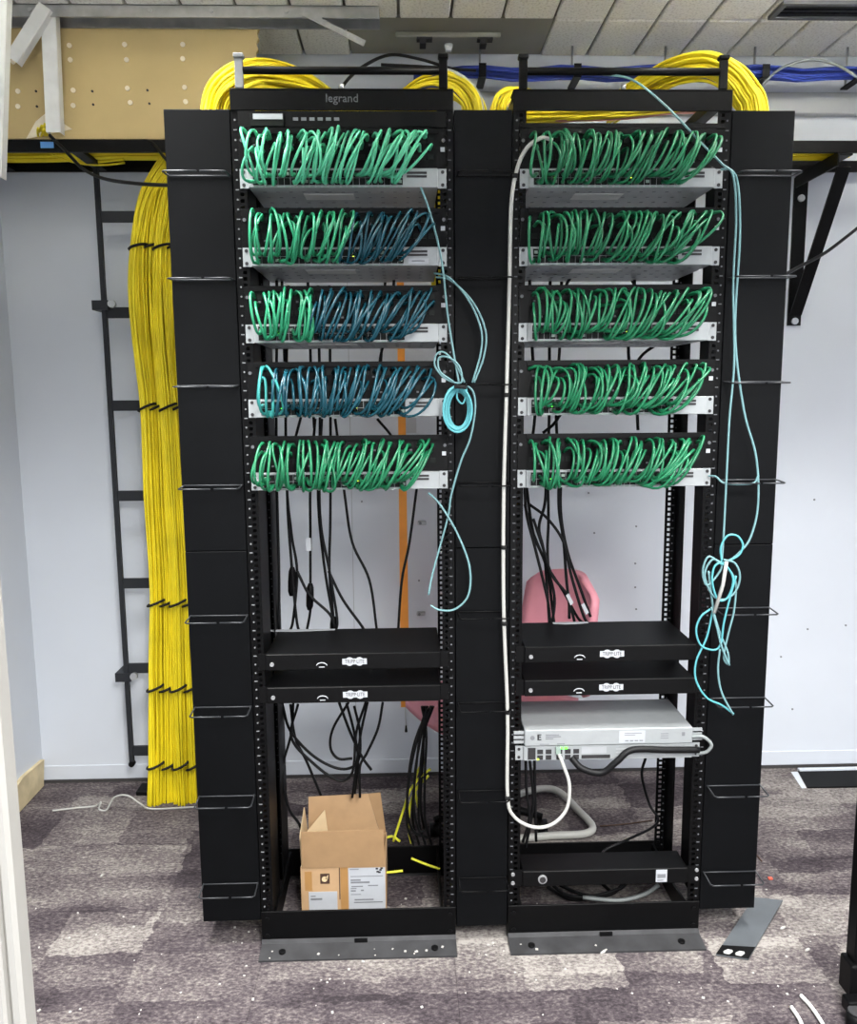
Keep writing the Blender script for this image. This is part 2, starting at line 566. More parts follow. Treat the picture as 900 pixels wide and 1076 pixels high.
# white metal studs
def stud(name, a, b, wdt, label):
    a, b = Vector(a), Vector(b)
    d = (b - a); n = Vector((-d.z, 0, d.x)).normalized() * wdt / 2
    t = thing(name, b, label, 'stud')
    q = [a + n, a - n, b - n, b + n]
    MB().slab(q, .002).build('web', 'stud_white', t)
    m = MB()
    for s_ in (1, -1):
        e0, e1 = a + n * s_, b + n * s_
        back = Vector((0, .03, 0))
        inn = -n.normalized() * s_ * .002
        m.slab([e0, e1, e1 + back, e0 + back], .002 * s_)
    m.build('flange', 'stud_white', t)


stud('metal_stud', at(50, 3, .63), at(56, 139, .63), .040, 'white metal stud hanging upright in front of the beige board')
stud('metal_stud', at(47, 6, .60), at(12, 62, .60), .036, 'short white metal stud slanting down to the left beside the upright stud')
a, b = at(1, -8, .35), at(-5, 186, .35)
stud('metal_stud', a, b, .028, 'white upright strip cut by the upper left edge of the frame')

# ladder tray along the back wall
t = thing('cable_tray', (0.3, .82, 2.205), 'black horizontal ladder tray carrying yellow cables along the back wall', 'cable tray')
TZ = 2.207
for yy in (.70, .93):
    MB().box(LEFT + .01, 2.4, yy - .006, yy + .006, TZ, TZ + .036).build('stringer', 'black_steel', t)
xx = -1.18
while xx < 2.4:
    MB().box(xx - .018, xx + .018, .706, .924, TZ + .002, TZ + .014).build('rung', 'black_steel', t); xx += .305
p = at(49, 152, .69)
o = MB().box(p.x - .02, p.x + .02, .692, .6938, p.z - .009, p.z + .009).build('blue_tag', 'tag_blue')
tag(o, 'small pale blue tag stuck on the black tray at the upper left', 'tag')
# wall bracket holding the tray on the right
t = thing('wall_bracket', (1.545, BACK, 1.7), 'black triangular wall bracket under the tray at the right', 'bracket')
bx0, bx1 = 1.522, 1.570
MB().box(bx0, bx1, BACK - .008, BACK - .0005, 1.69, 2.20).build('wall_leg', 'black_steel', t)
MB().box(bx0, bx0 + .006, BACK - .30, BACK - .009, 2.165, 2.203).box(bx0 + .006, bx1, BACK - .30, BACK - .009, 2.197, 2.203).build('arm', 'black_steel', t)
MB().slab([(bx0 + .004, BACK - .009, 1.73), (bx1 - .002, BACK - .009, 1.73), (bx1 - .002, BACK - .29, 2.165), (bx0 + .004, BACK - .29, 2.165)], .008).build('brace', 'black_steel', t)
for zz in (1.705, 2.13):
    MB().disc(((bx0 + bx1) / 2, BACK - .012, zz), .012, 'y', .008, 12).build('bolt', 'bolt', t)
p = at(825, 303, .95)
o = MB().disc((p.x, BACK - .012, p.z), .009, 'y', .022, 10).build('wall_anchor', 'bolt')
tag(o, 'shiny bolt head in the wall beside the right cable manager', 'bolt')
for (u, v, l) in ((443, 549, 'upper'), (442, 644, 'lower')):
    p = at(u, v, BACK)
    t = thing('wall_clip', (p.x, BACK, p.z), l + ' small grey clip on the wall behind the left rack', 'clip', 'wall clips behind the left rack')
    MB().box(p.x - .016, p.x + .016, BACK - .018, BACK - .0005, p.z - .007, p.z + .007).build('body', 'zinc', t, .003)
    MB().disc((p.x - .006, BACK - .02, p.z), .005, 'y', .006, 8).build('screw', 'print_grey', t)

# ladder rack standing on the back wall at left
t = thing('cable_ladder', (-.72, .9, .12), 'black vertical ladder rack on the wall behind the yellow cable trunk', 'ladder rack')
for xx in (-.878, -.575):
    MB().box(xx - .0075, xx + .0075, .872, .888, .125, TZ).build('stringer', 'ladder_steel', t)
    MB().disc((xx, .88, .118), .011, 'y', .02, 10).build('end_cap', 'black_plastic', t)
for k in range(7):
    zz = 2.051 - .314 * k
    MB().box(-.8705, -.5825, .876, .886, zz - .018, zz + .018).build('rung', 'ladder_steel', t)
for zz in (1.765, .455):
    MB().box(-.915, -.888, .865, BACK - .001, zz - .02, zz + .012).box(-.888, -.86, .864, .8715, zz - .02, zz + .012).build('bracket', 'ladder_steel', t)
    MB().disc((-.848, .868, zz), .013, 'y', .016, 12).build('bolt', 'bolt', t)

# J-hooks with rods and the blue cable trunk
for k, u in enumerate((505, 603, 702, 797, 895)):
    p = at(u, 75, .86)
    t = thing('cable_hook', (p.x, .86, 2.47), ['first', 'second', 'third', 'fourth', 'fifth'][k] + ' rod hook from the left under the blue cable trunk', 'hook', 'hooks under the blue cables')
    MB().tube([(p.x, .90, CEIL), (p.x, .90, 2.475)], .004, 6).build('rod', 'zinc', t)
    MB().box(p.x - .012, p.x + .012, .80, .91, 2.468, 2.474).box(p.x - .012, p.x + .012, .80, .803, 2.4742, 2.51).build('saddle', 'black_steel', t)
m = MB()
for k in range(22):
    ph = RND.random() * 6.28; rr = .027 * math.sqrt(RND.random())
    pts = []
    x = .18
    while x < 2.45:
        a = ph + x * 1.1
        sag = .010 * math.sin((x - .38) / .31 * math.pi) ** 2
        pts.append((x, .845 + rr * 1.3 * math.cos(a), 2.498 + rr * .75 * math.sin(a) - sag + RND.uniform(-.002, .002))); x += .08
    m.tube(pts, .0042, 5)
t = thing('blue_cable_trunk', (1.2, .845, 2.47), 'blue data cable trunk running along the ceiling hooks', 'cable bundle')
m.build('strands', 'cable_blue', t)['kind'] = 'stuff'
cable('grey_cable', [at(800, 90, .80), at(820, 72, .80), at(850, 63, .80), at(878, 68, .80), at(905, 84, .80)], .0045, 'cable_grey', 'pale grey cable arching in front of the blue trunk at the right')
cable('black_cable', [at(345, 112, .42), at(360, 90, .5), at(378, 72, .6), at(408, 58, .7), at(440, 62, .7), at(480, 74, .75)], .005, 'black_rubber', 'black cable arching behind the top of the left rack')
cable('black_cable', [at(400, 68, .8), at(440, 70, .8), at(500, 74, .8)], .005, 'black_rubber', 'black cable running level beside the blue trunk start')

# ================================================================== YELLOW TRUNKS
def trunk(name, path, rad, n, label, mats=('cable_yellow',), seed=1, ties=(), r=.0032, twist=1.0, seg=5, flat=(1, 1), parent=None):
    """bundle of strands around a path; strands stay one part of stuff, ties are parts"""
    rnd = random.Random(seed)
    C = smooth(path, seg)
    k = len(C)
    t = parent or thing(name, C[-1], label, 'cable bundle')
    frames = []
    u = None
    for i in range(k):
        T = (C[min(i + 1, k - 1)] - C[max(i - 1, 0)]).normalized()
        if u is None: u = (Vector((1, 0, 0)) - T * T.x).normalized() if abs(T.x) < .9 else (Vector((0, 1, 0)) - T * T.y).normalized()
        u = (u - T * u.dot(T)).normalized()
        frames.append((u.copy(), T.cross(u)))
    buckets = {}
    for s_ in range(n):
        mn = mats[0] if s_ % 9 or len(mats) == 1 else mats[1 + (s_ // 9) % (len(mats) - 1)]
        a0 = rnd.random() * 6.283; r0 = rad * math.sqrt(rnd.uniform(.05, 1)); w1 = rnd.uniform(-1, 1) * twist
        p1, p2 = rnd.random() * 6.28, rnd.random() * 6.28
        pts = []
        for i, c in enumerate(C):
            q = i / (k - 1)
            sc = 1.0
            for (tq) in ties:
                sc = min(sc, .86 + 1.6 * abs(q - tq))
            a = a0 + w1 * q
            rr = r0 * sc * (1 + .12 * math.sin(p1 + q * 9))
            U, V = frames[i]
            pts.append(c + U * (rr * math.cos(a) * flat[0] + .003 * math.sin(p2 + q * 14)) + V * rr * math.sin(a) * flat[1])
        buckets.setdefault(mn, MB()).tube(pts, r, 5)
    for mn, mb in buckets.items():
        mb.build('strands', mn, t)['kind'] = 'stuff'
    for tq in ties:
        i = min(k - 2, max(1, round(tq * (k - 1))))
        U, V = frames[i]
        T = (C[i + 1] - C[i - 1]).normalized()
        m = MB()
        for off in (0,):
            ring = [C[i] + T * (off - .012 * math.cos(a)) + U * (rad * .98 + .004) * math.cos(a) * flat[0] + V * (rad * .98 + .004) * math.sin(a) * flat[1] for a in [2 * math.pi * q / 20 for q in range(20)]]
            m.tube(ring, .0045, 5, closed=True)
        m.build('hook_loop_tie', 'velcro', t)
    return t


# vertical trunk at left: four sub-bundles side by side, tied at the same heights
edge = [(176, 168, 196), (150, 205, 196), (140, 250, 190), (137, 300, 189), (141, 360, 190), (149, 428, 193), (153, 520, 198), (158, 615, 203), (157, 705, 205), (157, 790, 208), (155, 852, 212)]
N4 = 4
sides = ['leftmost', 'second', 'third', 'rightmost']
for b_ in range(N4):
    path = [(-.62 + .015 * b_, .84, 2.226)]
    for (xl, yv, xr) in edge:
        u = xl + (xr - xl) * (b_ + .5) / N4
        p = at(u, yv, .80 + (.018 if b_ % 2 else 0))
        path.append(p)
    tz = []
    trunk('yellow_cable_bundle', path, .0245, 36, sides[b_] + ' of four yellow cable bundles tied to the wall ladder', seed=20 + b_, ties=(.295, .55, .745, .84, .925), r=.0036, twist=1.6, seg=5)['group'] = 'yellow bundles on the wall ladder'

# cables lying in the tray
pth = [(-1.22, .82, 2.232), (-1.0, .83, 2.236), (-.8, .81, 2.238), (-.45, .82, 2.24), (0, .82, 2.238), (.5, .83, 2.236), (1.1, .82, 2.236), (1.40, .80, 2.236), (1.62, .79, 2.236)]
trunk('yellow_cable_bundle', pth, .045, 46, 'flat run of yellow cables lying in the wall tray', seed=31, r=.0034, twist=1.0, flat=(1.7, .35))
trunk('yellow_cable_bundle', [at(46, 134, .66), at(46, 146, .73), at(60, 160, .80), at(90, 168, .84), at(130, 166, .84)], .016, 14, 'small yellow cable loop drooping below the hanging white stud', seed=32, r=.0034)
# over the rack tops
trunk('yellow_cable_bundle', [at(345, 108, .62), at(318, 92, .32), at(290, 84, .18), at(262, 82, .11), at(240, 94, .10), at(229, 113, .10), at(226, 150, .095), at(228, 210, .09)], .040, 60, 'bright yellow cable bundle spilling over the top left corner of the left rack', seed=33, r=.0036, twist=.8)
trunk('yellow_cable_bundle', [at(420, 112, .5), at(448, 92, .26), at(472, 88, .14), at(490, 98, .11), at(500, 118, .10), at(503, 170, .09), at(503, 230, .09)], .030, 44, 'yellow cable bundle with a few blue strands dropping between the racks', ('cable_yellow', 'cable_blue', 'cable_white'), seed=34, r=.0036, twist=.8)
trunk('yellow_cable_bundle', [at(575, 112, .5), at(552, 102, .30), at(534, 102, .17), at(523, 114, .12), at(520, 150, .10), at(519, 230, .09)], .020, 24, 'smaller yellow and pink cable bundle dropping beside the right rack', ('cable_yellow', 'cable_pink'), seed=35, r=.0034, twist=.8)
trunk('yellow_cable_bundle', [at(640, 118, .55), at(690, 86, .32), at(718, 74, .20), at(745, 70, .14), at(768, 80, .11), at(782, 98, .10), at(790, 118, .095), at(792, 180, .09), at(790, 240, .09)], .032, 52, 'yellow cable bundle arching over the top right corner of the right rack', seed=36, r=.0036, twist=.8)
trunk('yellow_cable_bundle', [at(545, 124, .33), at(600, 121, .33), at(650, 118, .33), at(700, 114, .36), at(740, 112, .40)], .020, 26, 'level yellow cables seen through the top gap of the right rack', ('cable_yellow', 'cable_pink'), seed=37, r=.0034)
trunk('yellow_cable_bundle', [at(255, 112, .42), at(300, 116, .42), at(360, 117, .42), at(430, 115, .42), at(470, 112, .42)], .016, 18, 'level yellow cables behind the top angle of the left rack', seed=38, r=.0034)
trunk('yellow_cable_bundle', [(.20, .80, 2.235), (.21, .66, 2.235), (.225, .56, 2.17), (.235, .50, 2.05), (.235, .48, 1.85), (.23, .5, 1.6)], .014, 10, 'thin yellow cable drop behind the right side of the left rack', seed=39, r=.0034)

# ================================================================== RACKS
def post(x0, x1, y0, y1, inner, parent):
    """upright channel: perforated front flange with square holes along the inner edge, web at the outer edge"""
    m = MB()
    z0, z1 = .006, 2.13
    hw = .0075
    if inner > 0: xi0, xi1 = x1 - .016, x1 - .016 + .009      # holes near x1
    else: xi0, xi1 = x0 + .007, x0 + .016
    t_ = .003 * (1 if y1 > y0 else -1)
    ya, yb = min(y0, y0 + t_), max(y0, y0 + t_)
    m.box(x0, xi0, ya, yb, z0, z1).box(xi1, x1, ya, yb, z0, z1)
    z = z0
    zh = .07
    while zh < 2.11:
        m.box(xi0, xi1, ya, yb, z, zh - .0042)
        z = zh + .0042; zh += .01482
    m.box(xi0, xi1, ya, yb, z, z1)
    xo = (x0, x0 + .003) if inner > 0 else (x1 - .003, x1)
    m.box(xo[0], xo[1], min(yb, y1), max(ya, y1), z0, z1)
    if inner > 0: m.box(x1 - .003, x1, min(yb, y0 + 38 * t_), max(ya, y0 + 38 * t_), z0, z1)
    p = m.build('post', 'black_steel', parent)
    d = MB()
    xc = (x0 + .009) if inner > 0 else (x1 - .009)
    yy = ya - .0004 if t_ > 0 else ya
    z = .09
    k = 0
    while z < 2.1:
        if k % 3 == 2: d.box(xc - .004, xc + .004, yy - .0003, yy + .0005, z - .0012, z + .0012)
        else: d.disc((xc, yy, z), .0024, 'y', .001, 6)
        z += .0222; k += 1
    d.build('hole_marks', 'mark_light' if x0 < .2 and y0 == 0 else 'hole_mark', p)['kind'] = 'stuff'
    return p


RD = .30   # rear post plane
for ri, cx in enumerate(RX):
    side = ('left', 'right')[ri]
    t = thing('equipment_rack', (cx, .15, 0), 'black open-frame equipment rack on the %s, ' % side + ('with the cardboard box in its base' if ri == 0 else 'with the silver appliance low down'), 'rack', 'open-frame racks')
    post(cx - .258, cx - .2265, 0, .075, 1, t)
    post(cx + .2265, cx + .258, 0, .075, -1, t)
    post(cx - .258, cx - .2265, RD, RD - .075, 1, t)
    post(cx + .2265, cx + .258, RD, RD - .075, -1, t)
    # top front and rear angles, side rails
    MB().box(cx - .258, cx + .258, -.004, -.0005, 2.108, 2.152).box(cx - .258, cx + .258, -.004, .05, 2.1521, 2.156).build('top_angle', 'black_steel', t, .001)
    MB().box(cx - .258, cx + .258, RD + .001, RD + .005, 2.108, 2.152).box(cx - .258, cx + .258, RD - .05, RD + .005, 2.1521, 2.156).build('top_angle', 'black_steel', t, .001)
    for s_ in (-1, 1):
        xa, xb = sorted((cx + s_ * .2545, cx + s_ * .2255))
        MB().box(xa, xb, .051, RD - .051, 2.132, 2.156).build('top_rail', 'black_steel', t)
    # base: front angle, floor flange, rear angle, sloping side members
    MB().box(cx - .258, cx + .258, -.006, -.0005, .012, .100).build('base_angle', 'black_steel', t, .001)
    MB().prism([(-.068, 0), (-.0065, 0), (-.0065, .022), (-.012, .012), (-.068, .005)], 'x', cx - .258, cx + .258).build('floor_flange', 'black_dusty', t)
    MB().box(cx - .258, cx + .258, RD + .001, RD + .006, .012, .100).build('base_angle', 'black_steel', t, .001)
    MB().prism([(RD + .0065, 0), (RD + .068, 0), (RD + .068, .006), (RD + .012, .012), (RD + .0065, .03)], 'x', cx - .258, cx + .258).build('floor_flange', 'black_dusty', t)
    for s_ in (-1, 1):
        xa, xb = sorted((cx + s_ * .2255, cx + s_ * .219))
        MB().prism([(.0, .03), (RD, .03), (RD, .095), (.20, .085), (.10, .085), (0, .095)], 'x', xa, xb).build('side_member', 'black_steel', t)
    for s_ in (-1, 1):
        for zz in (.032, .08):
            MB().disc((cx + s_ * .243, -.0075, zz), .006, 'y', .004, 8).build('bolt', 'black_plastic', t)
        MB().disc((cx + s_ * .20, -.042, .0095), .009, 'z', .006, 10).build('anchor_bolt', 'black_plastic', t)
    MB().box(cx - .012, cx + .022, -.016, -.0115, .012, .022).build('ground_clip', 'black_deep', t)
    # bar on short brackets over the rack top
    for s_ in (-1, 1):
        xa = cx + s_ * .235
        MB().box(xa - .010, xa + .010, -.004, .004, 2.1562, 2.222).box(xa - .012, xa + .012, -.008, .012, 2.2221, 2.232).build('top_bracket', 'mark_light' if ri == 0 and s_ < 0 else 'black_steel', t, .002)
    MB().tube([(cx - .225, .0, 2.196), (cx + .225, .0, 2.196)], .0085, 10).build('top_bar', 'black_steel', t)
    MB().disc((cx, -.001, 2.161), .006, 'z', .010, 8).build('top_screw', 'bolt', t)
    if ri == 0:
        text_mesh('brand_lettering', 'legrand', .026, 'hole_mark', t, (cx + .0, -.0046, 2.134))

# ---- vertical cable managers
managers = [(-.412, -.2605, 'leftmost black vertical cable manager beside the yellow cables'), (.2605, .3955, 'black vertical cable manager between the two racks'), (.9165, 1.066, 'rightmost black vertical cable manager with the aqua tangle')]
RZ = [1.963, 1.727, 1.479, 1.237, .908, .668, .427, .182]
for (x0, x1, lb) in managers:
    zb = .072 if x0 < 0 or x0 > .8 else .04
    t = thing('cable_manager', ((x0 + x1) / 2, .05, zb), lb, 'cable manager', 'vertical cable managers')
    zs = [zb, 1.072, 2.112]
    for a, b in zip(zs[:-1], zs[1:]):
        MB().box(x0, x1, 0, .004, a + .001, b - .001).build('panel', 'black_panel', t, .001)
    MB().box(x0, x0 + .003, .0045, .16, zb, 2.112).box(x1 - .003, x1, .0045, .16, zb, 2.112).box(x0 + .003, x1 - .003, .05, .054, zb, 2.112).build('channel', 'black_panel', t)
    for zz in RZ:
        m = MB()
        xa, xb = x0 + .006, x1 - .003
        xm = (xa + xb) / 2 + .01
        path = [(xm - .004, -.061, zz - .003), (xa + .006, -.061, zz - .003), (xa, -.055, zz - .003), (xa, -.001, zz), (xa + .004, -.0035, zz), (xb - .004, -.0035, zz), (xb, -.001, zz), (xb, -.055, zz - .003), (xb - .006, -.061, zz - .003), (xm + .004, -.061, zz - .003)]
        m.tube(path, .0020, 6)
        m.build('retaining_ring', 'black_steel' if .2 < x0 < .3 else 'ring_steel', t)

# ================================================================== PATCH PANELS, SWITCHES, CORDS
ZROW = [1.9566 - .1778 * k for k in range(5)]
ordn = ['top', 'second', 'third', 'fourth', 'lowest']


def patch_panel(cx, zc, lb):
    z0, z1 = zc + .0225, zc + .111
    t = thing('patch_bay', (cx, 0, z0), lb, 'patch panel', 'black patch panels')
    MB().box(cx - .2413, cx + .2413, -.0042, -.0005, z0, z1).box(cx - .22, cx + .22, -.010, -.0043, z1 - .012, z1).build('faceplate', 'black_plastic', t)
    m = MB(); m2 = MB()
    for r_, zz in enumerate((zc + .085, zc + .048)):
        for k in range(24):
            x = cx - .205 + k * .41 / 23
            m.box(x - .0065, x + .0065, -.0068, -.0043, zz - .006, zz + .006)
            if (k * 7 + r_ * 3) % 5 == 0: m2.box(x - .003, x + .003, -.0075, -.0069, zz - .013, zz - .0085)
    m.build('jack_row', 'port_dark', t)['kind'] = 'stuff'
    m2.build('port_numbers', 'hole_mark', t)['kind'] = 'stuff'
    MB().box(cx + .2275, cx + .2375, -.0052, -.0043, zc + .060, zc + .070).build('label_tag', 'white_label', t)
    for s_ in (-1, 1):
        MB().disc((cx + s_ * .2345, -.0055, zc + .085), .0042, 'y', .003, 8).build('screw', 'hole_mark', t)
    return t


def net_switch(cx, zc, lb, whitelabel):
    t = thing('network_switch', (cx, .1, zc - .022), lb, 'network switch', 'silver network switches')
    MB().box(cx - .2205, cx + .2205, -.012, .285, zc - .0215, zc + .0215).build('chassis', 'silver', t, .001)
    for s_ in (-1, 1):
        xa, xb = sorted((cx + s_ * .221, cx + s_ * .2413))
        MB().box(xa, xb, -.0042, -.0005, zc - .0218, zc + .0218).build('ear', 'silver', t)
        for zz in (-.0145, .0145):
            MB().disc((cx + s_ * .2325, -.0046, zc + zz), .0042, 'y', .002, 8).build('ear_hole', 'print_dark', t)
    m, c = MB(), MB()
    for r_, zz in enumerate((zc + .0085, zc - .0085)):
        for k in range(24):
            x = cx - .203 + k * .335 / 23
            m.box(x - .0066, x + .0066, -.0132, -.0121, zz - .0078, zz + .0078)
            c.box(x - .0042, x + .0042, -.0150, -.0133, zz - .0035, zz + .0035) if (k + r_ * 2) % 5 == 0 else None
            c.box(x - .005, x + .005, -.0128, -.0121, zc - .0213, zc - .0185) if r_ else None
    m.build('port_row', 'port_dark', t)['kind'] = 'stuff'
    c.build('plug_row', 'port_clear', t)['kind'] = 'stuff'
    for zz in (.011, .003):
        MB().box(cx + .148, cx + .195, -.0132, -.0121, zc + zz - .0025, zc + zz + .0025).build('module_slot', 'print_dark', t)
    if whitelabel:
        MB().box(cx + .15, cx + .198, -.0130, -.0121, zc - .017, zc - .005).build('label', 'white_label', t)
        MB().box(cx + .158, cx + .188, -.0133, -.0130, zc - .0125, zc - .0095).build('label_print', 'print_grey', t)
    # perforated underside seen from below
    u = MB()
    for i in range(13):
        for j in range(4):
            u.box(cx - .19 + i * .031 - .004, cx - .19 + i * .031 + .004, .03 + j * .055, .036 + j * .055, zc - .0223, zc - .0216)
    u.build('vent_slots', 'print_grey', t)['kind'] = 'stuff'
    MB().box(cx - .10, cx + .02, .05, .11, zc - .0228, zc - .0216).build('underside_label', 'white_plastic', t)
    for x, mm in ((cx - .16, 'led_green'), (cx + .02, 'led_amber')):
        MB().box(x - .0015, x + .0015, -.0136, -.0121, zc - .001, zc + .001).build('status_light', mm, t)
    return t


CORD_N = {}
stuff_cords = {}


def bez(a, b, c, d, n):
    out = []
    for i in range(n + 1):
        t = i / n; q = 1 - t
        out.append(a * q ** 3 + b * 3 * q * q * t + c * 3 * q * t * t + d * t ** 3)
    return out


def cords(ri, row, colour, n=30, extra=26, jit=.010, lean=0., bulge=0., seed=0, xl=-.212, xr=.205):
    """patch cords looping from the patch panel jacks down to the switch ports"""
    rnd = random.Random(seed)
    cx, zc = RX[ri], ZROW[row]
    tot = n + extra
    order = list(range(tot))
    pick = set(round(i * (tot - 1) / (n - 1)) for i in range(n))
    for k in order:
        q = k / (tot - 1)
        up_ = (k % 3) != 1
        xp = cx + xl + q * (xr - xl) + rnd.uniform(-.006, .006)
        xs = cx - .205 + max(0, min(1, q + rnd.uniform(-.035, .035))) * .335
        zp = zc + (.088 if up_ else .062) + rnd.uniform(-.006, .008)
        zs = zc + rnd.choice((.007, -.009))
        out = -.062 - rnd.uniform(0, .034)
        j1, j2 = rnd.gauss(0, jit), rnd.gauss(0, jit)
        bl = -bulge * max(0, 1 - q * 4) * rnd.uniform(.5, 1)
        P0 = Vector((xp, -.008, zp)); P3 = Vector((xs, -.014, zs))
        cross = rnd.random() < .22
        P1 = Vector((xp + j1 + bl + abs(rnd.gauss(.012, .010)), out, zp + .036 + rnd.uniform(-.016, .018)))
        P2 = Vector((xs + j2 + lean * rnd.uniform(.5, 1.2) + bl * 1.6 + (rnd.uniform(.02, .045) if cross else -.006), out - .026 + rnd.uniform(-.014, .014), zs - .042 + rnd.uniform(-.020, .018)))
        pts = bez(P0, P1, P2, P3, 14)
        rad = [.0048, .0044] + [.0033] * 11 + [.0044, .0048]
        c = colour(q, rnd)
        mm, word = c
        if k in pick:
            side = ('left', 'right')[ri]
            o = MB().tube(pts, rad, 6).build('patch_cable', mm)
            lb = '%s patch cord looping in the %s cord row of the %s rack' % (word, ordn[row], side)
            tag(o, lb, 'patch cord', '%s cords, %s row, %s rack' % (word, ordn[row], side))
        else:
            pts = [p + Vector((0, .008, 0)) if 2 < i < 12 else p for i, p in enumerate(pts)]
            stuff_cords.setdefault(mm, MB()).tube(pts, rad, 5)


Ja = ('cord_jade', 'jade green')
G, Gl, Te, Tg = ('cord_green', 'green'), ('cord_mint', 'lamp-lit green'), ('cord_teal', 'dark teal'), ('cord_teal_green', 'pale teal')
left_col = [lambda q, r: Gl, lambda q, r: Ja if q < .58 else Te, lambda q, r: Ja if q < .34 else Te, lambda q, r: Tg if q < .08 else Te, lambda q, r: G]
for row in range(5):
    zc = ZROW[row]
    patch_panel(RX[0], zc, 'black patch panel of the %s cord row in the left rack' % ordn[row])
    net_switch(RX[0], zc, 'silver network switch of the %s cord row in the left rack' % ordn[row], row == 1)
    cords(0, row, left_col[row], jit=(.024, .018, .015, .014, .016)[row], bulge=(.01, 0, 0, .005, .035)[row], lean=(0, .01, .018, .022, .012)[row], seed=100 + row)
    patch_panel(RX[1], zc, 'black patch panel of the %s cord row in the right rack' % ordn[row])
    net_switch(RX[1], zc, 'silver network switch of the %s cord row in the right rack' % ordn[row], '')
    cords(1, row, lambda q, r: G, jit=.022, lean=.004, seed=200 + row, xr=.215, extra=22)
root = thing('inner_patch_cords', (.33, -.03, 1.2), 'green and teal patch cords tucked behind the outer loops', 'patch cords', None, 'stuff')
for mm, mb in stuff_cords.items():
    mb.build('inner_cords', mm, root)['kind'] = 'stuff'

# top fibre enclosure in the left rack
t = thing('fiber_panel', (0, 0, 2.07), 'black panel with white tag above the lamp-lit green cords in the left rack', 'panel')
MB().box(-.2413, .2413, -.0045, -.0005, 2.0705, 2.1065).box(-.22, .22, 0.001, .2, 2.0705, 2.1065).build('body', 'black_deep', t)
MB().box(-.212, -.135, -.0105, -.0046, 2.072, 2.100).build('card_holder', 'port_dark', t)
MB().box(-.205, -.137, -.0118, -.0106, 2.086, 2.098).build('white_tag', 'white_label', t)
for k in range(6):
    x = -.108 + k * .019
    MB().box(x - .006, x + .006, -.0055, -.0046, 2.085, 2.092).build('adapter', 'print_grey', t)
MB().box(.135, .215, -.0065, -.0046, 2.073, 2.103).build('blank_plate', 'black_panel', t)

# dark blank shelf bar in the right rack top
t = thing('blank_bar', (.656, 0, 2.07), 'thin black bar across the top gap of the right rack', 'bar')
MB().box(.656 - .2413, .656 + .2413, -.004, -.0005, 2.0705, 2.081).build('bar', 'black_plastic', t)
MB().box(.656 - .2413, .656 - .2275, -.0048, -.0041, 2.072, 2.079).build('end_plate', 'black_steel', t)

# ================================================================== POWER STRIPS
def pdu(cx, zc, lb):
    t = thing('power_unit', (cx, 0, zc - .021), lb, 'power unit', 'black rack power units')
    MB().box(cx - .2205, cx + .2205, -.012, .215, zc - .021, zc + .021).build('body', 'black_plastic', t, .002)
    for s_ in (-1, 1):
        xa, xb = sorted((cx + s_ * .2207, cx + s_ * .2413))
        MB().box(xa, xb, -.0042, -.0005, zc - .021, zc + .021).build('ear', 'black_plastic', t)
    MB().disc((cx - .205, -.0145, zc - .004), .0052, 'y', .005, 10).build('screw', 'bolt', t)
    # printed badge: bar with two lobes
    bx = cx + .003
    m = MB().box(bx - .031, bx + .031, -.0128, -.0121, zc - .0075, zc + .0075)
    m.disc((bx - .0125, -.0125, zc), .0112, 'y', .0007, 16).disc((bx + .0125, -.0125, zc), .0112, 'y', .0007, 16)
    bdg = m.build('badge', 'white_label', t)
    text_mesh('badge_lettering', 'TRIPP·LITE', .0135, 'print_dark', bdg, (bx, -.0130, zc), .0002, sx=.80)
    arc = [(cx - .080 + .014 * math.cos(a), -.0125, zc - .012 + .010 * math.sin(a)) for a in [math.pi * (.08 + .84 * i / 8) for i in range(9)]]
    MB().tube(arc, .0013, 5).box(cx - .087, cx - .073, -.0127, -.0121, zc - .0145, zc - .012).build('arc_mark', 'white_label', t)


pdu(RX[0], .786, 'upper black power unit in the left rack')
pdu(RX[0], .6985, 'lower black power unit in the left rack')
pdu(RX[1], .795, 'upper black power unit in the right rack')
pdu(RX[1], .706, 'lower black power unit in the right rack')
for (u, v, l, Y, rl) in ((318, 662, 'torn white tape on the back edge of the upper left power unit', .20, .09), (600, 656, 'torn white tape on the back edge of the upper right power unit', .19, .05)):
    zt = (.786 if u < 400 else .795) + .0213
    p = onz(u, v, zt)
    pts = [(p.x - rl, .196), (p.x - rl * .3, .190), (p.x + rl * .4, .194), (p.x + rl, .200), (p.x + rl, .209), (p.x - rl, .209)]
    o = MB().prism(pts, 'z', zt + .0002, zt + .0016).build('tape_scrap', 'white_label')
    tag(o, l, 'tape')

# silver appliance and the switch beneath it
cx = RX[1]
t = thing('silver_appliance', (cx, .05, .55), 'silver rack appliance with printed front below the right power units', 'appliance')
MB().box(cx - .219, cx + .219, -.014, .19, .551, .5945).build('case', 'silver', t, .002)
for s_ in (-1, 1):
    xa, xb = sorted((cx + s_ * .2195, cx + s_ * .246))
    for zz in (.556, .5685, .581):
        MB().box(xa, xb, -.006, -.0015, zz, zz + .0075).build('ear_tab', 'silver', t)
FP = [(-.165, (-.13, -.125, -.145)[k], zz - .0012, zz + .0012) for k, zz in enumerate((.581, .576, .571))]
FP += [(-.18, -.155, .5555, .5575), (-.135, -.115, .5555, .5575), (.19, .198, .572, .582)] + [(.135, .155, zz - .0006, zz + .0006) for zz in (.567, .573, .579)]
for (a, b, za, zb_) in FP:
    MB().box(cx + a, cx + b, -.0147, -.0141, za, zb_).build('front_print', 'print_grey', t)
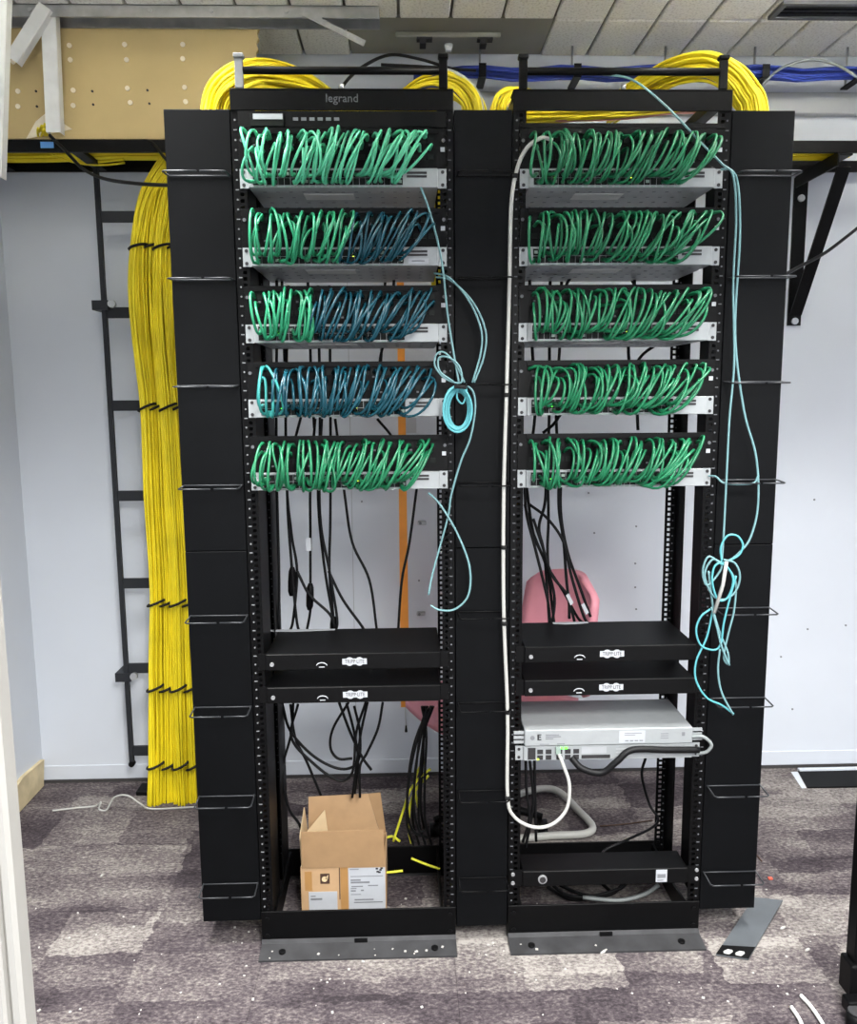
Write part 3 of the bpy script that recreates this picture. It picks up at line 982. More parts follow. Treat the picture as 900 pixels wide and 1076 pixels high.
m = MB().prism([(cx - .186, .5677), (cx - .176, .5677), (cx - .176, .5703), (cx - .182, .5703), (cx - .182, .5747), (cx - .177, .5747), (cx - .177, .5773), (cx - .182, .5773), (cx - .182, .5807), (cx - .176, .5807), (cx - .176, .5833), (cx - .186, .5833)], 'y', -.0147, -.0141)
m.build('printed_emblem', 'print_dark', t)
MB().disc((cx - .199, -.0144, .574), .006, 'y', .0006, 10).build('power_button', 'print_grey', t)
lbp = MB().box(cx + .026, cx + .094, -.0147, -.0141, .5555, .5885).build('label', 'white_label', t)
m = MB()
for k, (zz, l) in enumerate(((.582, .045), (.577, .028))): m.box(cx + .04, cx + .04 + l, -.0150, -.0147, zz - .0008, zz + .0008)
for k in range(4): m.box(cx + .042 + k * .0125, cx + .051 + k * .0125, -.0150, -.0147, .560, .563)
m.build('label_print', 'print_grey', lbp)

t = thing('router', (cx, .05, .508), 'slim silver router with green port lights under the silver appliance', 'router')
MB().box(cx - .2205, cx + .2205, -.010, .19, .510, .5485).build('case', 'silver', t, .001)
for s_ in (-1, 1):
    xa, xb = sorted((cx + s_ * .221, cx + s_ * .2413))
    MB().box(xa, xb, -.0042, -.0005, .510, .548).build('ear', 'silver', t)
    for zz in (.518, .54): MB().disc((cx + s_ * .2325, -.0046, zz), .004, 'y', .002, 8).build('ear_hole', 'print_dark', t)
for i in range(5):
    for j in range(2):
        xx = cx - .178 + i * .022 + (.006 if i > 1 else 0)
        MB().box(xx - .0075, xx + .0075, -.0112, -.0101, .5185 + j * .0155 - .006, .5185 + j * .0155 + .006).build('port', 'print_dark', t)
MB().box(cx - .21, cx - .19, -.0115, -.0101, .514, .545).build('dark_corner', 'print_dark', t)
MB().box(cx - .07, cx + .005, -.0113, -.0101, .514, .523).build('card_slot', 'print_dark', t)
MB().box(cx - .07, cx - .005, -.0108, -.0101, .527, .545).build('blank_cover', 'silver_under', t)
for i in range(3): MB().box(cx + .02, cx + .15, -.0112, -.0101, .518 + i * .009, .521 + i * .009).build('rib', 'silver_under', t)
for xx in (-.128, -.115): MB().box(cx + xx, cx + xx + .008, -.0116, -.0101, .541, .546).build('port_light', 'led_green', t)
MB().box(cx - .186, cx - .181, -.0116, -.0101, .512, .516).build('status_light', 'led_amber', t)

# low black unit in the right rack base
t = thing('power_unit', (cx, 0, .155), 'low black unit with round lock and white sticker at the right rack base', 'power unit')
MB().box(cx - .2205, cx + .2205, -.012, .075, .158, .201).build('body', 'black_plastic', t, .002)
for s_ in (-1, 1):
    xa, xb = sorted((cx + s_ * .2207, cx + s_ * .255))
    MB().box(xa, xb, -.0062, -.0005, .158, .201).build('ear', 'black_plastic', t)
    for zz in (.167, .192): MB().disc((cx + s_ * .246, -.008, zz), .005, 'y', .004, 10).build('screw', 'bolt', t)
MB().disc((cx - .168, -.0135, .1795), .012, 'y', .005, 18).build('lock_ring', 'bolt', t)
MB().disc((cx - .168, -.0165, .1795), .008, 'y', .003, 14).build('lock_core', 'print_dark', t)
st = MB().box(cx + .135, cx + .165, -.0130, -.0121, .163, .198).build('sticker', 'white_label', t)
MB().box(cx + .139, cx + .161, -.0134, -.0130, .175, .186).box(cx + .139, cx + .155, -.0134, -.0130, .167, .170).build('sticker_print', 'print_grey', st)

# ================================================================== POWER CORDS
def hang(pts, label, group, r=.0042, m='black_rubber', plug=None):
    t = thing('power_cable', pts[-1], label, 'power cord', group)
    MB().tube(smooth(pts, 7), r, 6).build('cord', m, t)
    if plug is not None:
        for (u, v, Y, hh) in plug:
            p = at(u, v, Y); q = at(u - 1, v + hh, Y)
            MB().tube([p, p + (q - p) * .15, p + (q - p) * .5, p + (q - p) * .85, q], [.006, .010, .011, .010, .006], 8).build('plug', 'black_plastic', t)
    return t


gl = 'power cords behind the left rack above its power units'
lbl = 'black power cord hanging behind the left rack above its power units'
Ls = [
    ([(290, 270), (291, 330), (290, 420), (291, 520), (293, 600), (293, 662)], None),
    ([(303, 300), (300, 430), (302, 530), (306, 590), (312, 655), (318, 664)], [(307, 596, .27, 30)]),
    ([(318, 430), (302, 500), (306, 560), (312, 600), (308, 650), (304, 664)], None),
    ([(331, 440), (326, 510), (326, 560), (326, 610), (326, 640), (322, 664)], [(326, 613, .27, 28)]),
    ([(334, 300), (336, 430), (336, 540), (346, 600), (354, 650), (352, 664)], [(351, 648, .26, 16)]),
    ([(338, 440), (334, 520), (340, 590), (348, 640), (352, 664)], None),
    ([(346, 300), (347, 430), (347, 540), (346, 600), (350, 650), (348, 664)], None),
    ([(352, 440), (362, 520), (370, 570), (388, 610), (396, 664)], None),
    ([(312, 600), (325, 625), (346, 645), (352, 660)], None),
    ([(345, 600), (360, 630), (380, 658), (384, 666)], None),
    ([(438, 510), (430, 570), (422, 610), (418, 664)], None),
    ([(405, 290), (402, 330), (400, 380), (396, 400)], None),
    ([(414, 290), (410, 340), (400, 372), (398, 400)], None),
    ([(296, 290), (297, 330), (299, 380)], None), ([(323, 290), (325, 340), (327, 400), (330, 450)], None),
    ([(396, 440), (412, 460), (416, 480)], None)]
for k, (pp, pl) in enumerate(Ls):
    Y = .24 + .02 * (k % 4)
    hang([at(u, v, Y) for u, v in pp], lbl, gl, plug=pl)
for (u, v, l) in ((324, 572, 'white tag on a power cord above the left power units'),):
    p = at(u, v, .235)
    o = MB().box(p.x - .007, p.x + .007, .2335, .235, p.z - .018, p.z + .018).build('cord_tag', 'white_label'); tag(o, l, 'tag')
gl2 = 'power cords looping below the left power units'
lb2 = 'black power cord looping below the left power units'
Ls2 = [
    [(292, 735), (294, 790), (302, 845), (316, 870), (322, 905)], [(308, 738), (306, 770), (298, 800), (293, 830), (297, 880), (299, 890)],
    [(296, 738), (305, 768), (330, 795), (358, 808), (376, 800), (378, 770), (372, 742)], [(305, 740), (310, 775), (322, 800), (338, 838)],
    [(313, 740), (306, 775), (330, 803), (355, 820), (368, 815), (372, 800), (374, 770), (384, 738)], [(356, 738), (368, 770), (380, 795), (390, 809)],
    [(366, 738), (350, 765), (347, 785), (355, 797), (370, 797)], [(364, 739), (372, 770), (376, 800), (372, 838)], [(402, 738), (397, 765), (386, 790), (378, 806), (378, 838)],
    [(386, 738), (380, 765), (376, 790), (370, 838)]]
for k, pp in enumerate(Ls2):
    Y = .24 + .02 * (k % 4)
    hang([at(u, v, Y) for u, v in pp], lb2, gl2)
gl3 = 'power cords gathered at the right side of the left rack base'
lb3 = 'black power cord gathered beside the right posts of the left rack'
for k in range(7):
    dx = k * 3.2
    Y = .26 + .02 * (k % 3)
    pp = [(452 + k * .6, 742), (438 + dx * .5, 768), (428 + dx, 800), (424 + dx * 1.1, 845), (430 + dx, 872), (450 - k, 884 - k * 4)] if k % 2 else [(449 - k, 742), (440 + dx * .4, 770), (431 + dx * .8, 810), (427 + dx, 860), (434 + dx, 888)]
    hang([at(u, v, Y) for u, v in pp], lb3, gl3)
gr_ = 'power cords behind the right rack above its power units'
lbr = 'black power cord hanging behind the right rack above its power units'
Rs = [
    [(551, 505), (553, 540), (563, 580), (575, 630), (578, 656)], [(553, 512), (560, 560), (572, 590), (582, 625), (580, 656)],
    [(574, 500), (572, 530), (566, 555), (572, 585), (577, 656)], [(575, 500), (576, 545), (575, 580), (578, 620), (582, 656)],
    [(556, 530), (575, 545), (592, 570), (600, 605), (612, 645), (618, 656)], [(587, 500), (587, 535), (592, 570), (596, 620), (604, 656)],
    [(589, 500), (589, 540), (596, 580), (610, 620), (620, 648)], [(551, 530), (558, 555), (575, 595), (592, 622), (606, 648), (614, 656)],
    [(560, 545), (570, 575), (580, 605), (596, 626), (598, 650)], [(556, 285), (558, 350), (562, 430), (556, 480), (554, 512)],
    [(578, 285), (577, 350), (577, 420), (575, 505)], [(590, 285), (588, 360), (584, 430), (588, 505)], [(600, 290), (594, 302), (588, 330)],
    [(667, 285), (664, 330), (660, 372), (668, 420), (670, 452)], [(660, 288), (668, 302), (672, 310)], [(692, 360), (672, 376), (664, 400)], [(570, 455), (582, 445), (592, 430)]]
for k, pp in enumerate(Rs):
    Y = .235 + .02 * (k % 4)
    hang([at(u, v, Y) for u, v in pp], lbr, gr_, r=.0045)
for (u, v, l) in ((598, 630, 'clear white tag on a power cord in front of the pink chair'), (614, 640, 'white tag leaning on the pink chair back')):
    p = at(u, v, .225)
    o = MB().slab([p + Vector((-.010, 0, .012)), p + Vector((-.002, 0, .018)), p + Vector((.012, 0, -.010)), p + Vector((.004, 0, -.017))], .0015).build('cord_tag', 'white_label'); tag(o, l, 'tag')
# cables under the silver appliance
cable('power_cable', [at(600, 796, -.012), at(612, 808, -.03), at(632, 812, -.035), at(648, 800, -.04), at(664, 788, -.035), at(700, 788, -.03), at(734, 788, -.02)], .0085, 'black_rubber', 'thick black cord sagging across the front of the router', 'power cord')
cable('grey_cable', [at(726, 774, -.01), at(738, 774, -.02), at(747, 782, -.02), at(742, 790, -.015), at(730, 792, .0)], .0045, 'cable_grey', 'short grey cable curling at the right end of the silver appliance')
for k, pp in enumerate(([(552, 796), (553, 830), (556, 860), (549, 885)], [(556, 796), (560, 840), (556, 870), (552, 890)], [(561, 790), (562, 840), (563, 884)])):
    hang([at(u, v, .05 + .02 * k) for u, v in pp], 'thin black cord dropping below the left end of the router', 'cords below the router')
hang([at(678, 796, .28), at(674, 815, .28), at(682, 845, .27), at(691, 860, .24), at(684, 870, .20), at(655, 884, .12), at(636, 893, .10), at(629, 904, .08)], 'thin black cord bending down to the low black unit', None)
# cables under the low unit
for k, pp in enumerate(([(560, 905), (590, 938), (620, 942), (650, 934), (660, 925)], [(575, 932), (600, 945), (640, 940), (655, 928)], [(588, 930), (612, 940), (640, 944)], [(632, 928), (640, 940), (600, 944)])):
    hang([at(u, v, .12 + .03 * k) for u, v in pp], 'black cord coiled in the base of the right rack', 'cords coiled in the right rack base', r=.005)
cable('grey_cable', [at(612, 943, .11), at(650, 946, .1), at(676, 940, .1), at(692, 930, .11)], .006, 'cable_grey', 'pale grey cable lying in the base of the right rack')

# ================================================================== WHITE, AQUA AND OTHER LOOSE CABLES
pts = [at(580, 147, -.05), at(568, 145, -.06), at(553, 156, -.05), at(543, 178, -.045), at(537, 215, -.045), at(535, 300, -.045), at(532, 410, -.045), at(529, 520, -.045), at(529, 640, -.045), at(533, 750, -.045), at(533, 835, -.045), at(540, 858, -.045), at(560, 869, -.05), at(580, 866, -.05), at(595, 850, -.045), at(598, 825, -.04), at(592, 805, -.03), at(586, 790, -.016)]
t = thing('white_cable', pts[0], 'long white cable running down the middle cable manager to the router', 'cable')
MB().tube(smooth(pts, 8), .0046, 8).build('cord', 'cable_white', t)
for v in (185, 415, 575, 655, 748, 838):
    p = at(533 if v > 300 else 541, v, -.045)
    if v == 415: p = at(532, v, -.045)
    if v == 575: p = at(529, v, -.045)
    if v == 655: p = at(529.5, v, -.045)
    MB().disc(p, .0066, 'z', .010, 8).build('tie', 'velcro', t)
MB().box(pts[-1].x - .006, pts[-1].x + .006, -.022, -.011, pts[-1].z - .004, pts[-1].z + .012).build('plug', 'port_clear', t)
# white hose on the floor behind
hp = [onz(535, 838, .02), onz(560, 830, .02), onz(578, 829, .02), onz(590, 834, .02), onz(606, 850, .02), onz(622, 868, .02), onz(614, 876, .02), onz(580, 878, .02), onz(545, 881, .02)]
cable('white_hose', hp, .0125, 'cable_white', 'bent white hose lying on the carpet behind the right rack', 'hose', sides=10)
# grey-teal cable over the right rack
pts = [at(606, 77, .06), at(630, 78, .02), at(664, 84, -.02), at(700, 112, -.04), at(738, 152, -.045), at(758, 172, -.05), at(770, 185, -.055), at(773, 230, -.05), at(770, 300, -.05), at(771, 380, -.05), at(766, 440, -.05), at(763, 500, -.05), at(760, 560, -.055), at(758, 590, -.055)]
cable('aqua_cable', pts, .0028, 'cable_pale_aqua', 'grey aqua fibre cable crossing the right rack top and running straight down')
pts = [at(757, 178, -.04), at(768, 179, -.05), at(775, 195, -.05), at(777, 250, -.05), at(772, 350, -.05), at(781, 430, -.05), at(794, 480, -.05), at(796, 530, -.05), at(788, 565, -.05), at(775, 582, -.05), at(764, 590, -.05)]
cable('aqua_cable', pts, .0028, 'cable_pale_aqua', 'pale aqua fibre cable bowing out towards the right edge of the manager')
cable('aqua_cable', [at(744, 500, -.012), at(752, 501, -.03), at(762, 508, -.045), at(790, 508, -.05), at(796, 500, -.05)], .0024, 'cable_pale_aqua', 'thin pale cable from the lowest right switch to the manager ring')
# tangle
t = thing('aqua_cable_tangle', at(757, 600, -.055), 'tangled aqua fibre coil tied on the right cable manager', 'cable coil')
tang = [
    [(758, 590), (757, 575), (764, 563), (774, 563), (780, 572), (777, 582), (768, 588), (758, 592)],
    [(757, 592), (744, 585), (738, 600), (742, 615), (752, 606), (758, 594), (748, 588), (740, 604), (748, 625), (760, 630), (772, 622), (777, 606), (772, 592), (760, 588)],
    [(758, 590), (750, 596), (748, 612), (754, 630), (764, 628), (770, 610), (764, 596), (756, 592)],
    [(760, 592), (772, 610), (771, 640), (765, 665), (760, 690), (765, 698), (764, 685), (756, 665), (750, 645), (747, 625), (744, 600)],
    [(746, 640), (736, 648), (731, 662), (736, 678), (750, 683), (757, 676), (760, 655), (766, 630), (773, 605)],
    [(747, 638), (753, 660), (758, 680), (766, 699)],
    [(748, 644), (742, 670), (731, 695), (731, 715), (742, 733), (758, 741), (770, 750), (765, 745)],
    [(756, 682), (754, 705), (758, 728), (770, 751)]]
for k, pp in enumerate(tang):
    MB().tube(smooth([at(u, v, -.068 - .004 * (k % 3)) for u, v in pp], 7), .0026, 6).build('loop', 'cable_aqua' if k % 2 == 0 else 'cable_pale_aqua', t)
MB().tube([at(763, 590, -.082), at(759, 615, -.082), at(750, 644, -.08)], .0045, 6).build('white_sleeve', 'cable_white', t)

# fibres between the racks
cable('aqua_cable', [at(442, 197, -.03), at(452, 225, -.04), at(464, 275, -.04), at(470, 330, -.045), at(478, 380, -.05), at(482, 402, -.055)], .0026, 'cable_pale_aqua', 'pale aqua fibre slanting down from the top left switch to the middle manager')
cable('aqua_cable', [at(456, 287, -.01), at(472, 292, -.04), at(492, 315, -.05), at(505, 345, -.055), at(505, 370, -.055), at(496, 402, -.055)], .0024, 'cable_pale_aqua', 'inner of two pale fibres arcing over the middle manager')
cable('aqua_cable', [at(458, 291, -.01), at(474, 295, -.04), at(497, 318, -.05), at(510, 348, -.055), at(508, 375, -.055), at(498, 402, -.055)], .0024, 'cable_pale_aqua', 'outer of two pale fibres arcing over the middle manager')
cable('aqua_cable', [at(488, 402, -.06), at(478, 382, -.055), at(466, 370, -.05), at(458, 373, -.05), at(457, 385, -.05), at(468, 398, -.055), at(484, 402, -.06), at(483, 386, -.06), at(472, 376, -.055), at(461, 376, -.05), at(462, 390, -.055), at(476, 401, -.06)], .0024, 'cable_pale_aqua', 'small double loop of pale fibre left of the aqua coil')
t = thing('aqua_cable_coil', at(480, 453, -.05), 'round aqua fibre coil hanging at the edge of the left rack', 'cable coil')
for k in range(6):
    c0 = Vector(at(480.5 + RND.uniform(-1, 1), 430 + RND.uniform(-1.5, 1.5), -.055 - .004 * k))
    rx, rz = .029 + .0022 * k - .006, .048 + .0022 * k - .006
    MB().tube([c0 + Vector((rx * math.cos(a), .003 * math.sin(a * 2 + k), rz * math.sin(a))) for a in [2 * math.pi * q / 28 for q in range(28)]], .0026, 6, closed=True).build('loop', 'cable_aqua', t)
MB().tube(smooth([at(481, 405, -.06), at(480, 418, -.06), at(486, 424, -.06), at(490, 412, -.06), at(488, 404, -.06)], 6), .0024, 6).build('loop_end', 'cable_aqua', t)
MB().tube([at(477, 406, -.085), at(490, 407, -.085)], .005, 6).build('tie', 'velcro', t)
cable('aqua_cable', [at(489, 404, -.055), at(497, 412, -.055), at(499, 430, -.055), at(494, 460, -.055), at(484, 485, -.05), at(474, 520, -.04), at(470, 545, -.03), at(455, 600, -.02), at(450, 625, -.02)], .0026, 'cable_pale_aqua', 'pale fibre falling from the aqua coil along the left rack post')
cable('aqua_cable', [at(450, 518, -.01), at(462, 530, -.03), at(480, 560, -.04), at(493, 595, -.045), at(492, 625, -.045), at(478, 640, -.04), at(462, 641, -.035), at(452, 636, -.03)], .0026, 'cable_pale_aqua', 'pale fibre loop hanging below the lowest left switch')
# black cables near the tray
cable('black_cable', [at(52, 142, .62), at(70, 160, .60), at(88, 178, .55), at(110, 188, .45), at(145, 193, .35), at(182, 195, .25)], .005, 'black_rubber', 'black cable sagging from the hanging stud to the left cable manager')
cable('black_cable', [at(145, 158, .72), at(148, 149, .705), at(160, 150, .685), at(172, 165, .60), at(184, 178, .50)], .0045, 'black_rubber', 'short black cable crossing the tray beside the left cable manager')
cable('black_cable', [at(818, 292, .3), at(840, 280, .4), at(866, 266, .5), at(890, 248, .55), at(915, 228, .6)], .005, 'black_rubber', 'black cable slanting across the right wall bracket')
# yellow and lime cords low in the left rack
for k, (pp, l) in enumerate((([(452, 808), (440, 818), (430, 832), (424, 850), (413, 884)], 'lime cord dropping to the left beside the box'), ([(450, 815), (438, 828), (431, 845), (429, 870), (432, 886)], 'lime cord dropping straight beside the box'), ([(446, 800), (438, 812), (436, 830), (440, 852)], 'short lime cord behind the dropping lime cords'), ([(404, 881), (412, 879), (420, 884)], 'short lime cord end poking out beside the box'))):
    cable('lime_cord', [at(u, v, .30 + .01 * k) for u, v in pp], .004, 'cable_lime', l, 'cord')
for k, (pp, l) in enumerate((([(432, 902), (447, 908), (462, 913)], 'loose yellow cord end in the left rack base'), ([(404, 917), (415, 916), (423, 915)], 'loose yellow cord end touching the right side of the box'))):
    cable('yellow_cable', [at(u, v, .18) for u, v in pp], .0035, 'cable_lime', l, 'cord')

# ================================================================== CARDBOARD BOX
x0, x1, y0, y1, zt = -.166, .070, .105, .285, .157
t = thing('cardboard_box', ((x0 + x1) / 2, (y0 + y1) / 2, 0), 'open cardboard box with shipping labels standing in the left rack base', 'box')
e = .004
MB().box(x0, x1, y0, y0 + e, .001, zt).build('front_panel', 'cardboard', t)
MB().box(x0, x1, y1 - e, y1, .001, zt).build('back_panel', 'cardboard', t)
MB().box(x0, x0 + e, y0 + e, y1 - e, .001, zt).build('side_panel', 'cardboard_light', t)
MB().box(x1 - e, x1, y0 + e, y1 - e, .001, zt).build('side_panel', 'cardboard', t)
MB().box(x0 + e, x1 - e, y0 + e, y1 - e, .001, .005).build('bottom_panel', 'cardboard_inner', t)
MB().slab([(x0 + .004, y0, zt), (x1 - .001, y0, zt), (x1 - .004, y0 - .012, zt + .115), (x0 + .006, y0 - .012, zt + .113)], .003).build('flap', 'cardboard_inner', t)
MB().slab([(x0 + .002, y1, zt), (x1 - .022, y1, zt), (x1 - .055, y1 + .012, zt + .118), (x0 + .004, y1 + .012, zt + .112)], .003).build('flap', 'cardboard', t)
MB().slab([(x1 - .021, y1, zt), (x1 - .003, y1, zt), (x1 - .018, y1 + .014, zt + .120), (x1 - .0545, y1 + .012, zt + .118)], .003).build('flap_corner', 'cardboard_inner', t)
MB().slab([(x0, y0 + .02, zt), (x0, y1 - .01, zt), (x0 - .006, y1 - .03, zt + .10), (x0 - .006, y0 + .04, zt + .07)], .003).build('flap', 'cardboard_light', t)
q = [at(322, 874, .2), at(344, 873, .2), at(341, 851, .2)]
MB().prism([(q[0].x, q[0].z), (q[1].x, q[1].z), (q[2].x, q[2].z)], 'y', .2, .203).build('torn_flap', 'cardboard_light', t)
MB().box(-.056, -.036, y0 - .0008, y0 - .0001, .002, zt - .001).build('tape', 'tape_brown', t)
MB().box(-.060, -.0575, y0 - .0008, y0 - .0001, .06, zt - .001).build('seam_print', 'print_brown', t)
lb_ = MB().box(-.034, x1 - .002, y0 - .0012, y0 - .0001, .012, zt - .004).build('shipping_label', 'white_label', t)
m = MB()
yy0, yy1 = y0 - .0016, y0 - .0012
for (a, b, z, h_) in ((-.03, -.005, .149, .0012), (-.028, .062, .128, .001), (-.028, .0, .117, .0022), (-.028, .025, .110, .0026), (-.026, .006, .098, .0016), (.02, .048, .100, .0016), (-.028, -.012, .092, .0014), (-.028, -.014, .085, .002), (.0, .008, .086, .002), (-.028, .0, .074, .001), (-.018, .035, .058, .002), (-.02, .06, .050, .0016)):
    m.box(a, b, yy0, yy1, z - h_, z + h_)
m.build('label_print', 'print_grey', lb_)
m = MB()
for (a, z) in ((.045, .150), (.055, .146), (.047, .141), (.058, .151), (.052, .139)):
    m.box(a - .003, a + .004, yy0, yy1, z - .0025, z + .0025)
m.build('label_mark', 'print_dark', lb_)
lw = MB().box(-.145, -.066, y0 - .0012, y0 - .0001, .012, .084).build('address_label', 'white_label', t)
m = MB().box(-.14, -.126, yy0, yy1, .070, .073).box(-.14, -.108, yy0, yy1, .060, .0655)
m.build('label_print', 'print_grey', lw)
m = MB().box(-.112, -.086, y0 - .0009, y0 - .0001, .108, .138)
em = m.build('printed_mark', 'print_brown', t)
MB().disc((-.100, y0 - .0013, .122), .008, 'y', .0006, 14).prism([(-.1, .122), (-.091, .122), (-.090, .135)], 'y', y0 - .0016, y0 - .001).build('mark_detail', 'cardboard_light', em)
MB().box(-.155, -.135, y0 - .0006, y0 - .0001, .088, .145).build('tape', 'tape_brown', t)

# ================================================================== CHAIR, POLE
from mathutils import Euler
cxp = Vector((.40, .60, 0))
t = thing('chair', cxp, 'pink shell chair on a pedestal standing behind the racks', 'chair')
RM = Matrix.Translation(cxp) @ Matrix.Rotation(math.radians(30), 4, 'Z')   # local +x towards backrest


def shell(fn, nu, nv, th):
    m = MB()
    n0 = 0
    for layer in (0, 1):
        for i in range(nu + 1):
            for j in range(nv + 1):
                p, nrm_ = fn(i / nu * 2 - 1, j / nv)
                m.v.append(RM @ (p + nrm_ * th * layer))
    A = (nu + 1) * (nv + 1)
    idx = lambda l, i, j: l * A + i * (nv + 1) + j
    for i in range(nu):
        for j in range(nv):
            m.f.append([idx(0, i, j), idx(0, i + 1, j), idx(0, i + 1, j + 1), idx(0, i, j + 1)]); m.sm.append(True)
            m.f.append([idx(1, i, j), idx(1, i, j + 1), idx(1, i + 1, j + 1), idx(1, i + 1, j)]); m.sm.append(True)
    for i in range(nu):
        for j in (0, nv):
            m.f.append([idx(0, i, j), idx(1, i, j), idx(1, i + 1, j), idx(0, i + 1, j)]); m.sm.append(True)
    for j in range(nv):
        for i in (0, nu):
            m.f.append([idx(0, i, j), idx(0, i, j + 1), idx(1, i, j + 1), idx(1, i, j)]); m.sm.append(True)
    return m


def back_fn(s_, v_):
    z = .47 + v_ * .375
    wdt = .19 * (1 - .10 * v_) * (1 if v_ < .8 else math.sqrt(max(.0, 1 - ((v_ - .8) / .2) ** 2 * .62)))
    return Vector((.285 + .06 * v_ - .05 * s_ * s_, s_ * wdt - .02, z - (.012 * s_ * s_ if v_ > .9 else 0))), Vector((1, 0, 0))


def seat_fn(s_, v_):
    x = -.22 + v_ * .45
    wdt = .215 * (1 - .25 * (1 - v_) ** 3 - .1 * v_ ** 3)
    return Vector((x, s_ * wdt, .415 + .018 * s_ * s_ - .02 * (1 - v_) ** 3)), Vector((0, 0, 1))


shell(back_fn, 12, 12, .03).build('backrest', 'chair_pink', t)
shell(seat_fn, 12, 10, .032).build('seat', 'chair_pink', t)
MB().tube([RM @ Vector(p) for p in ((.10, 0, .405), (.24, 0, .42), (.322, -.02, .50), (.335, -.02, .60))], .013, 8).build('back_support', 'black_plastic', t)
MB().tube([RM @ Vector((0, 0, .06)), RM @ Vector((0, 0, .24)), RM @ Vector((0, 0, .2401)), RM @ Vector((0, 0, .408))], [.028, .028, .016, .016], 12).build('pedestal', 'black_plastic', t)
for k in range(5):
    a = math.radians(72 * k + 25)
    d = Vector((math.cos(a), math.sin(a), 0))
    MB().tube([RM @ (Vector((0, 0, .075)) + d * .01), RM @ (Vector((0, 0, .07)) + d * .1), RM @ (Vector((0, 0, .055)) + d * .19)], [.018, .015, .011], 8).build('foot', 'black_plastic', t)
    c = RM @ (d * .19)
    MB().disc((c.x, c.y, .0225), .0225, 'x', .03, 12).build('caster', 'black_rubber', t)

a, b = Vector((.128, .930, 1.90)), Vector((.128, .88, .315))
t = thing('orange_pole', b, 'orange flat pole leaning on the wall behind the left rack', 'pole')
MB().slab([a + Vector((-.012, 0, 0)), a + Vector((.012, 0, 0)), b + Vector((.016, 0, 0)), b + Vector((-.016, 0, 0))], .010).build('shaft', 'orange_paint', t)
MB().tube([b, b + Vector((.0, 0, -.035)), b + Vector((.002, 0, -.07))], .0015, 5).build('cord', 'cable_white', t)
MB().tube([b + Vector((.002, 0, -.07)), b + Vector((.002, 0, -.095))], [.003, .006], 6).build('tip', 'black_rubber', t)
for (u, v, w_, h_, l) in ((283, 372, .022, .075, 'white strip behind the left posts of the left rack'), (430, 447, .05, .055, 'white paper note on the wall behind the fourth left cord row')):
    p = at(u, v, .36 if u < 300 else BACK - .003)
    o = MB().box(p.x - w_ / 2, p.x + w_ / 2, p.y, p.y + .002, p.z - h_ / 2, p.z + h_ / 2).build('paper_note', 'white_label'); tag(o, l, 'note')

# ================================================================== FLOOR THINGS
t = thing('floor_vent', (1.75, .87, 0), 'black floor opening with a pale rim near the right wall edge', 'floor vent')
MB().prism([(1.61, .81), (2.2, .80), (2.2, .935), (1.64, .945)], 'z', .0005, .006).build('cover', 'black_deep', t)
MB().slab([(1.612, .945, .001), (1.638, .945, .001), (1.608, .812, .001), (1.590, .812, .001)], .008).box(1.642, 2.2, .937, .955, .001, .012).build('rim', 'base_white', t)
o = MB().box(-.865, -.80, .86, .93, .0005, .018).build('floor_box', 'black_deep', None, .003)
tag(o, 'small dark box on the carpet beside the foot of the yellow trunk', 'box')
# loose grey plate
P4 = [onz(752, 1004, .002), onz(786, 1009, .002), onz(822, 947, .012), onz(792, 944, .012)]
t = thing('loose_plate', (P4[0] + P4[2]) / 2, 'loose dark grey metal plate lying on the carpet beside the right rack', 'plate')
MB().slab(P4, .004).build('plate', 'plate_grey', t)
q0, q1, q2, q3 = [p + Vector((0, 0, .0042)) for p in P4]
MB().slab([q0, q1, q1 + (q2 - q1) * .18, q0 + (q3 - q0) * .14], .001).build('dark_end', 'black_deep', t)
for f_ in (.35, .72):
    p = q0 + (q1 - q0) * f_ + Vector((.005, .008, .004))
    MB().tube([p - Vector((.012, 0, 0)), p, p + Vector((.012, .004, 0))], [.003, .007, .003], 6).build('white_clip', 'white_plastic', t)
# black stand at right edge
t = thing('black_stand', (1.21, -.25, 0), 'black metal stand with levelling foot cut by the right edge', 'stand')
MB().box(1.183, 1.225, -.285, -.245, .115, .645).build('post', 'black_steel', t, .003)
MB().box(1.172, 1.232, -.295, -.240, .03, .115).build('foot_sleeve', 'black_plastic', t, .004)
MB().box(1.225, 1.50, -.28, -.25, .60, .64).build('crossbar', 'black_steel', t, .003)
MB().box(1.15, 1.60, -.33, -.297, .018, .050).build('base_bar', 'black_steel', t, .003)
MB().disc((1.160, -.345, .020), .021, 'z', .036, 16).build('levelling_foot', 'black_plastic', t)
MB().disc((1.160, -.345, .0405), .018, 'z', .005, 14).build('foot_cap', 'black_dusty', t)
for k, (pp, l) in enumerate((([(841, 1046), (852, 1058), (864, 1076), (870, 1090)], 'white plastic strip on the carpet next to the black stand foot'), ([(831, 1058), (840, 1072), (846, 1090)], 'smaller white plastic strip left of the other strip'))):
    cable('plastic_strip', [onz(u, v, .006) for u, v in pp], .005, 'white_plastic', l, 'strip')
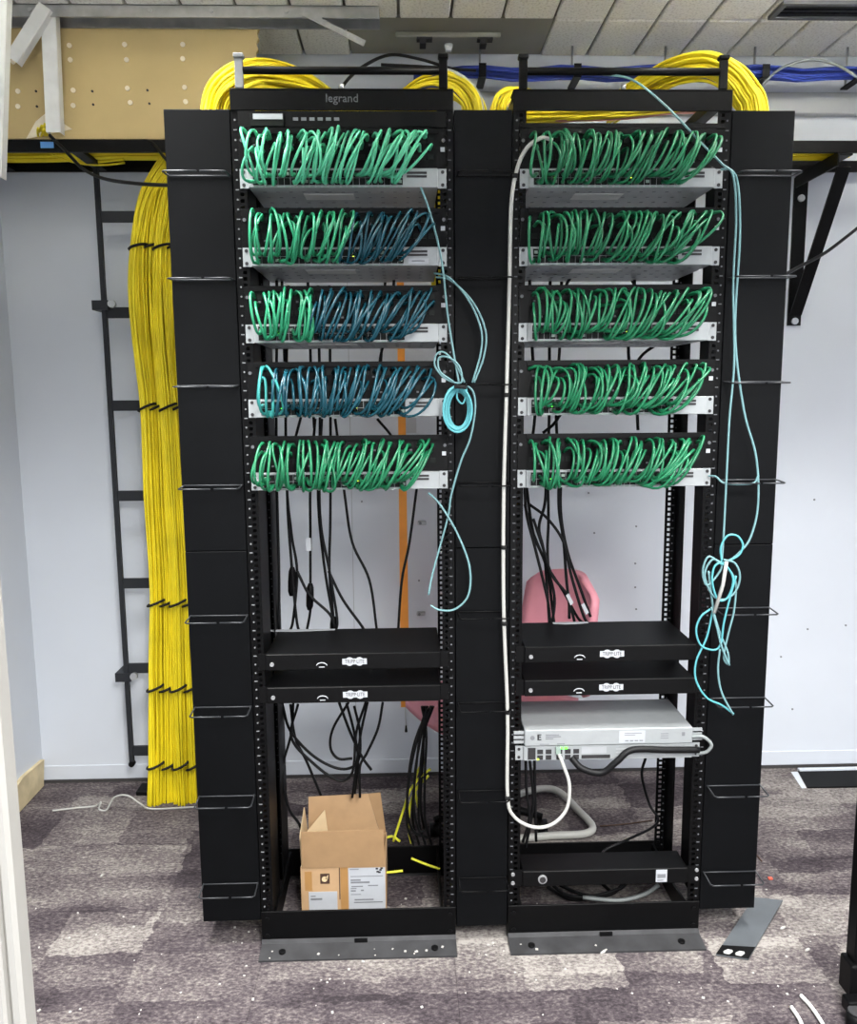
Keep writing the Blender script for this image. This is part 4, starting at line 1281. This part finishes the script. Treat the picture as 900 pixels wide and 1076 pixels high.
# thin cables on the carpet at left
cable('white_cable', [onz(55, 852, .004), onz(80, 849, .004), onz(100, 847, .004), onz(106, 843, .03), onz(104, 850, .006), onz(112, 851, .004), onz(120, 838, .05), onz(134, 836, .06), onz(148, 845, .03), onz(160, 850, .004), onz(206, 848, .004)], .0032, 'cable_white', 'thin white cord looping on the carpet at the foot of the yellow trunk', 'cord')
for k, (pp, l) in enumerate((([(766, 862), (775, 872), (788, 890), (800, 905)], 'thin dark cord lying on the carpet right of the right rack'), ([(630, 868), (655, 866), (685, 862)], 'thin dark cord on the carpet behind the right rack'))):
    cable('thin_cord', [onz(u, v, .003) for u, v in pp], .0022, 'print_brown', l, 'cord')
# scraps
scr = [((634, 1000), .020, 'white plastic stub in front of the right rack'), ((822, 975), .016, 'white sliver right of the loose plate'), ((27, 968), .012, 'white crumb near the left door jamb'), ((107, 920), .010, 'white crumb on the carpet left of the yellow trunk foot'), ((848, 998), .012, 'pale sliver between the plate and the stand')]
for (uv, s_, l) in scr:
    p = onz(uv[0], uv[1], .004)
    a = RND.uniform(.2, 1.2)
    o = MB().tube([p - Vector((math.cos(a), math.sin(a), 0)) * s_ * .6, p, p + Vector((math.cos(a), math.sin(a), 0)) * s_ * .6], [.0025, .004, .003], 6).build('scrap', 'debris')
    tag(o, l, 'scrap')
p = onz(809, 923, .003)
o = MB().box(p.x - .006, p.x + .006, p.y - .005, p.y + .005, .0005, .006).build('scrap', 'red_bit', None, .001)
tag(o, 'tiny red scrap on the carpet right of the racks', 'scrap')
m = MB()
rr = random.Random(5)
for k in range(210):
    if k < 34: x, y = rr.uniform(-.24, .9), rr.uniform(-.065, -.015)
    elif k < 260: x, y = rr.uniform(-.95, 1.3), rr.uniform(-.45, .2)
    else: x, y = rr.uniform(-1.2, 1.9), rr.uniform(-.3, .95)
    on_plate = k < 34 and (abs(x) < .25 or abs(x - .656) < .25)
    z = .0075 if on_plate else 0
    s_ = rr.choice((.0012, .0015, .002, .0028))
    a = rr.random() * 3.14
    M_ = Matrix.Translation((x, y, z)) @ Matrix.Rotation(a, 4, 'Z')
    m.box(-s_ * rr.uniform(.7, 1.8), s_ * 1.2, -s_, s_, .0002, s_ * .9, M_)
o = m.build('floor_debris', 'debris')
tag(o, 'white plaster crumbs scattered over the carpet around the racks', 'debris', None, 'stuff')
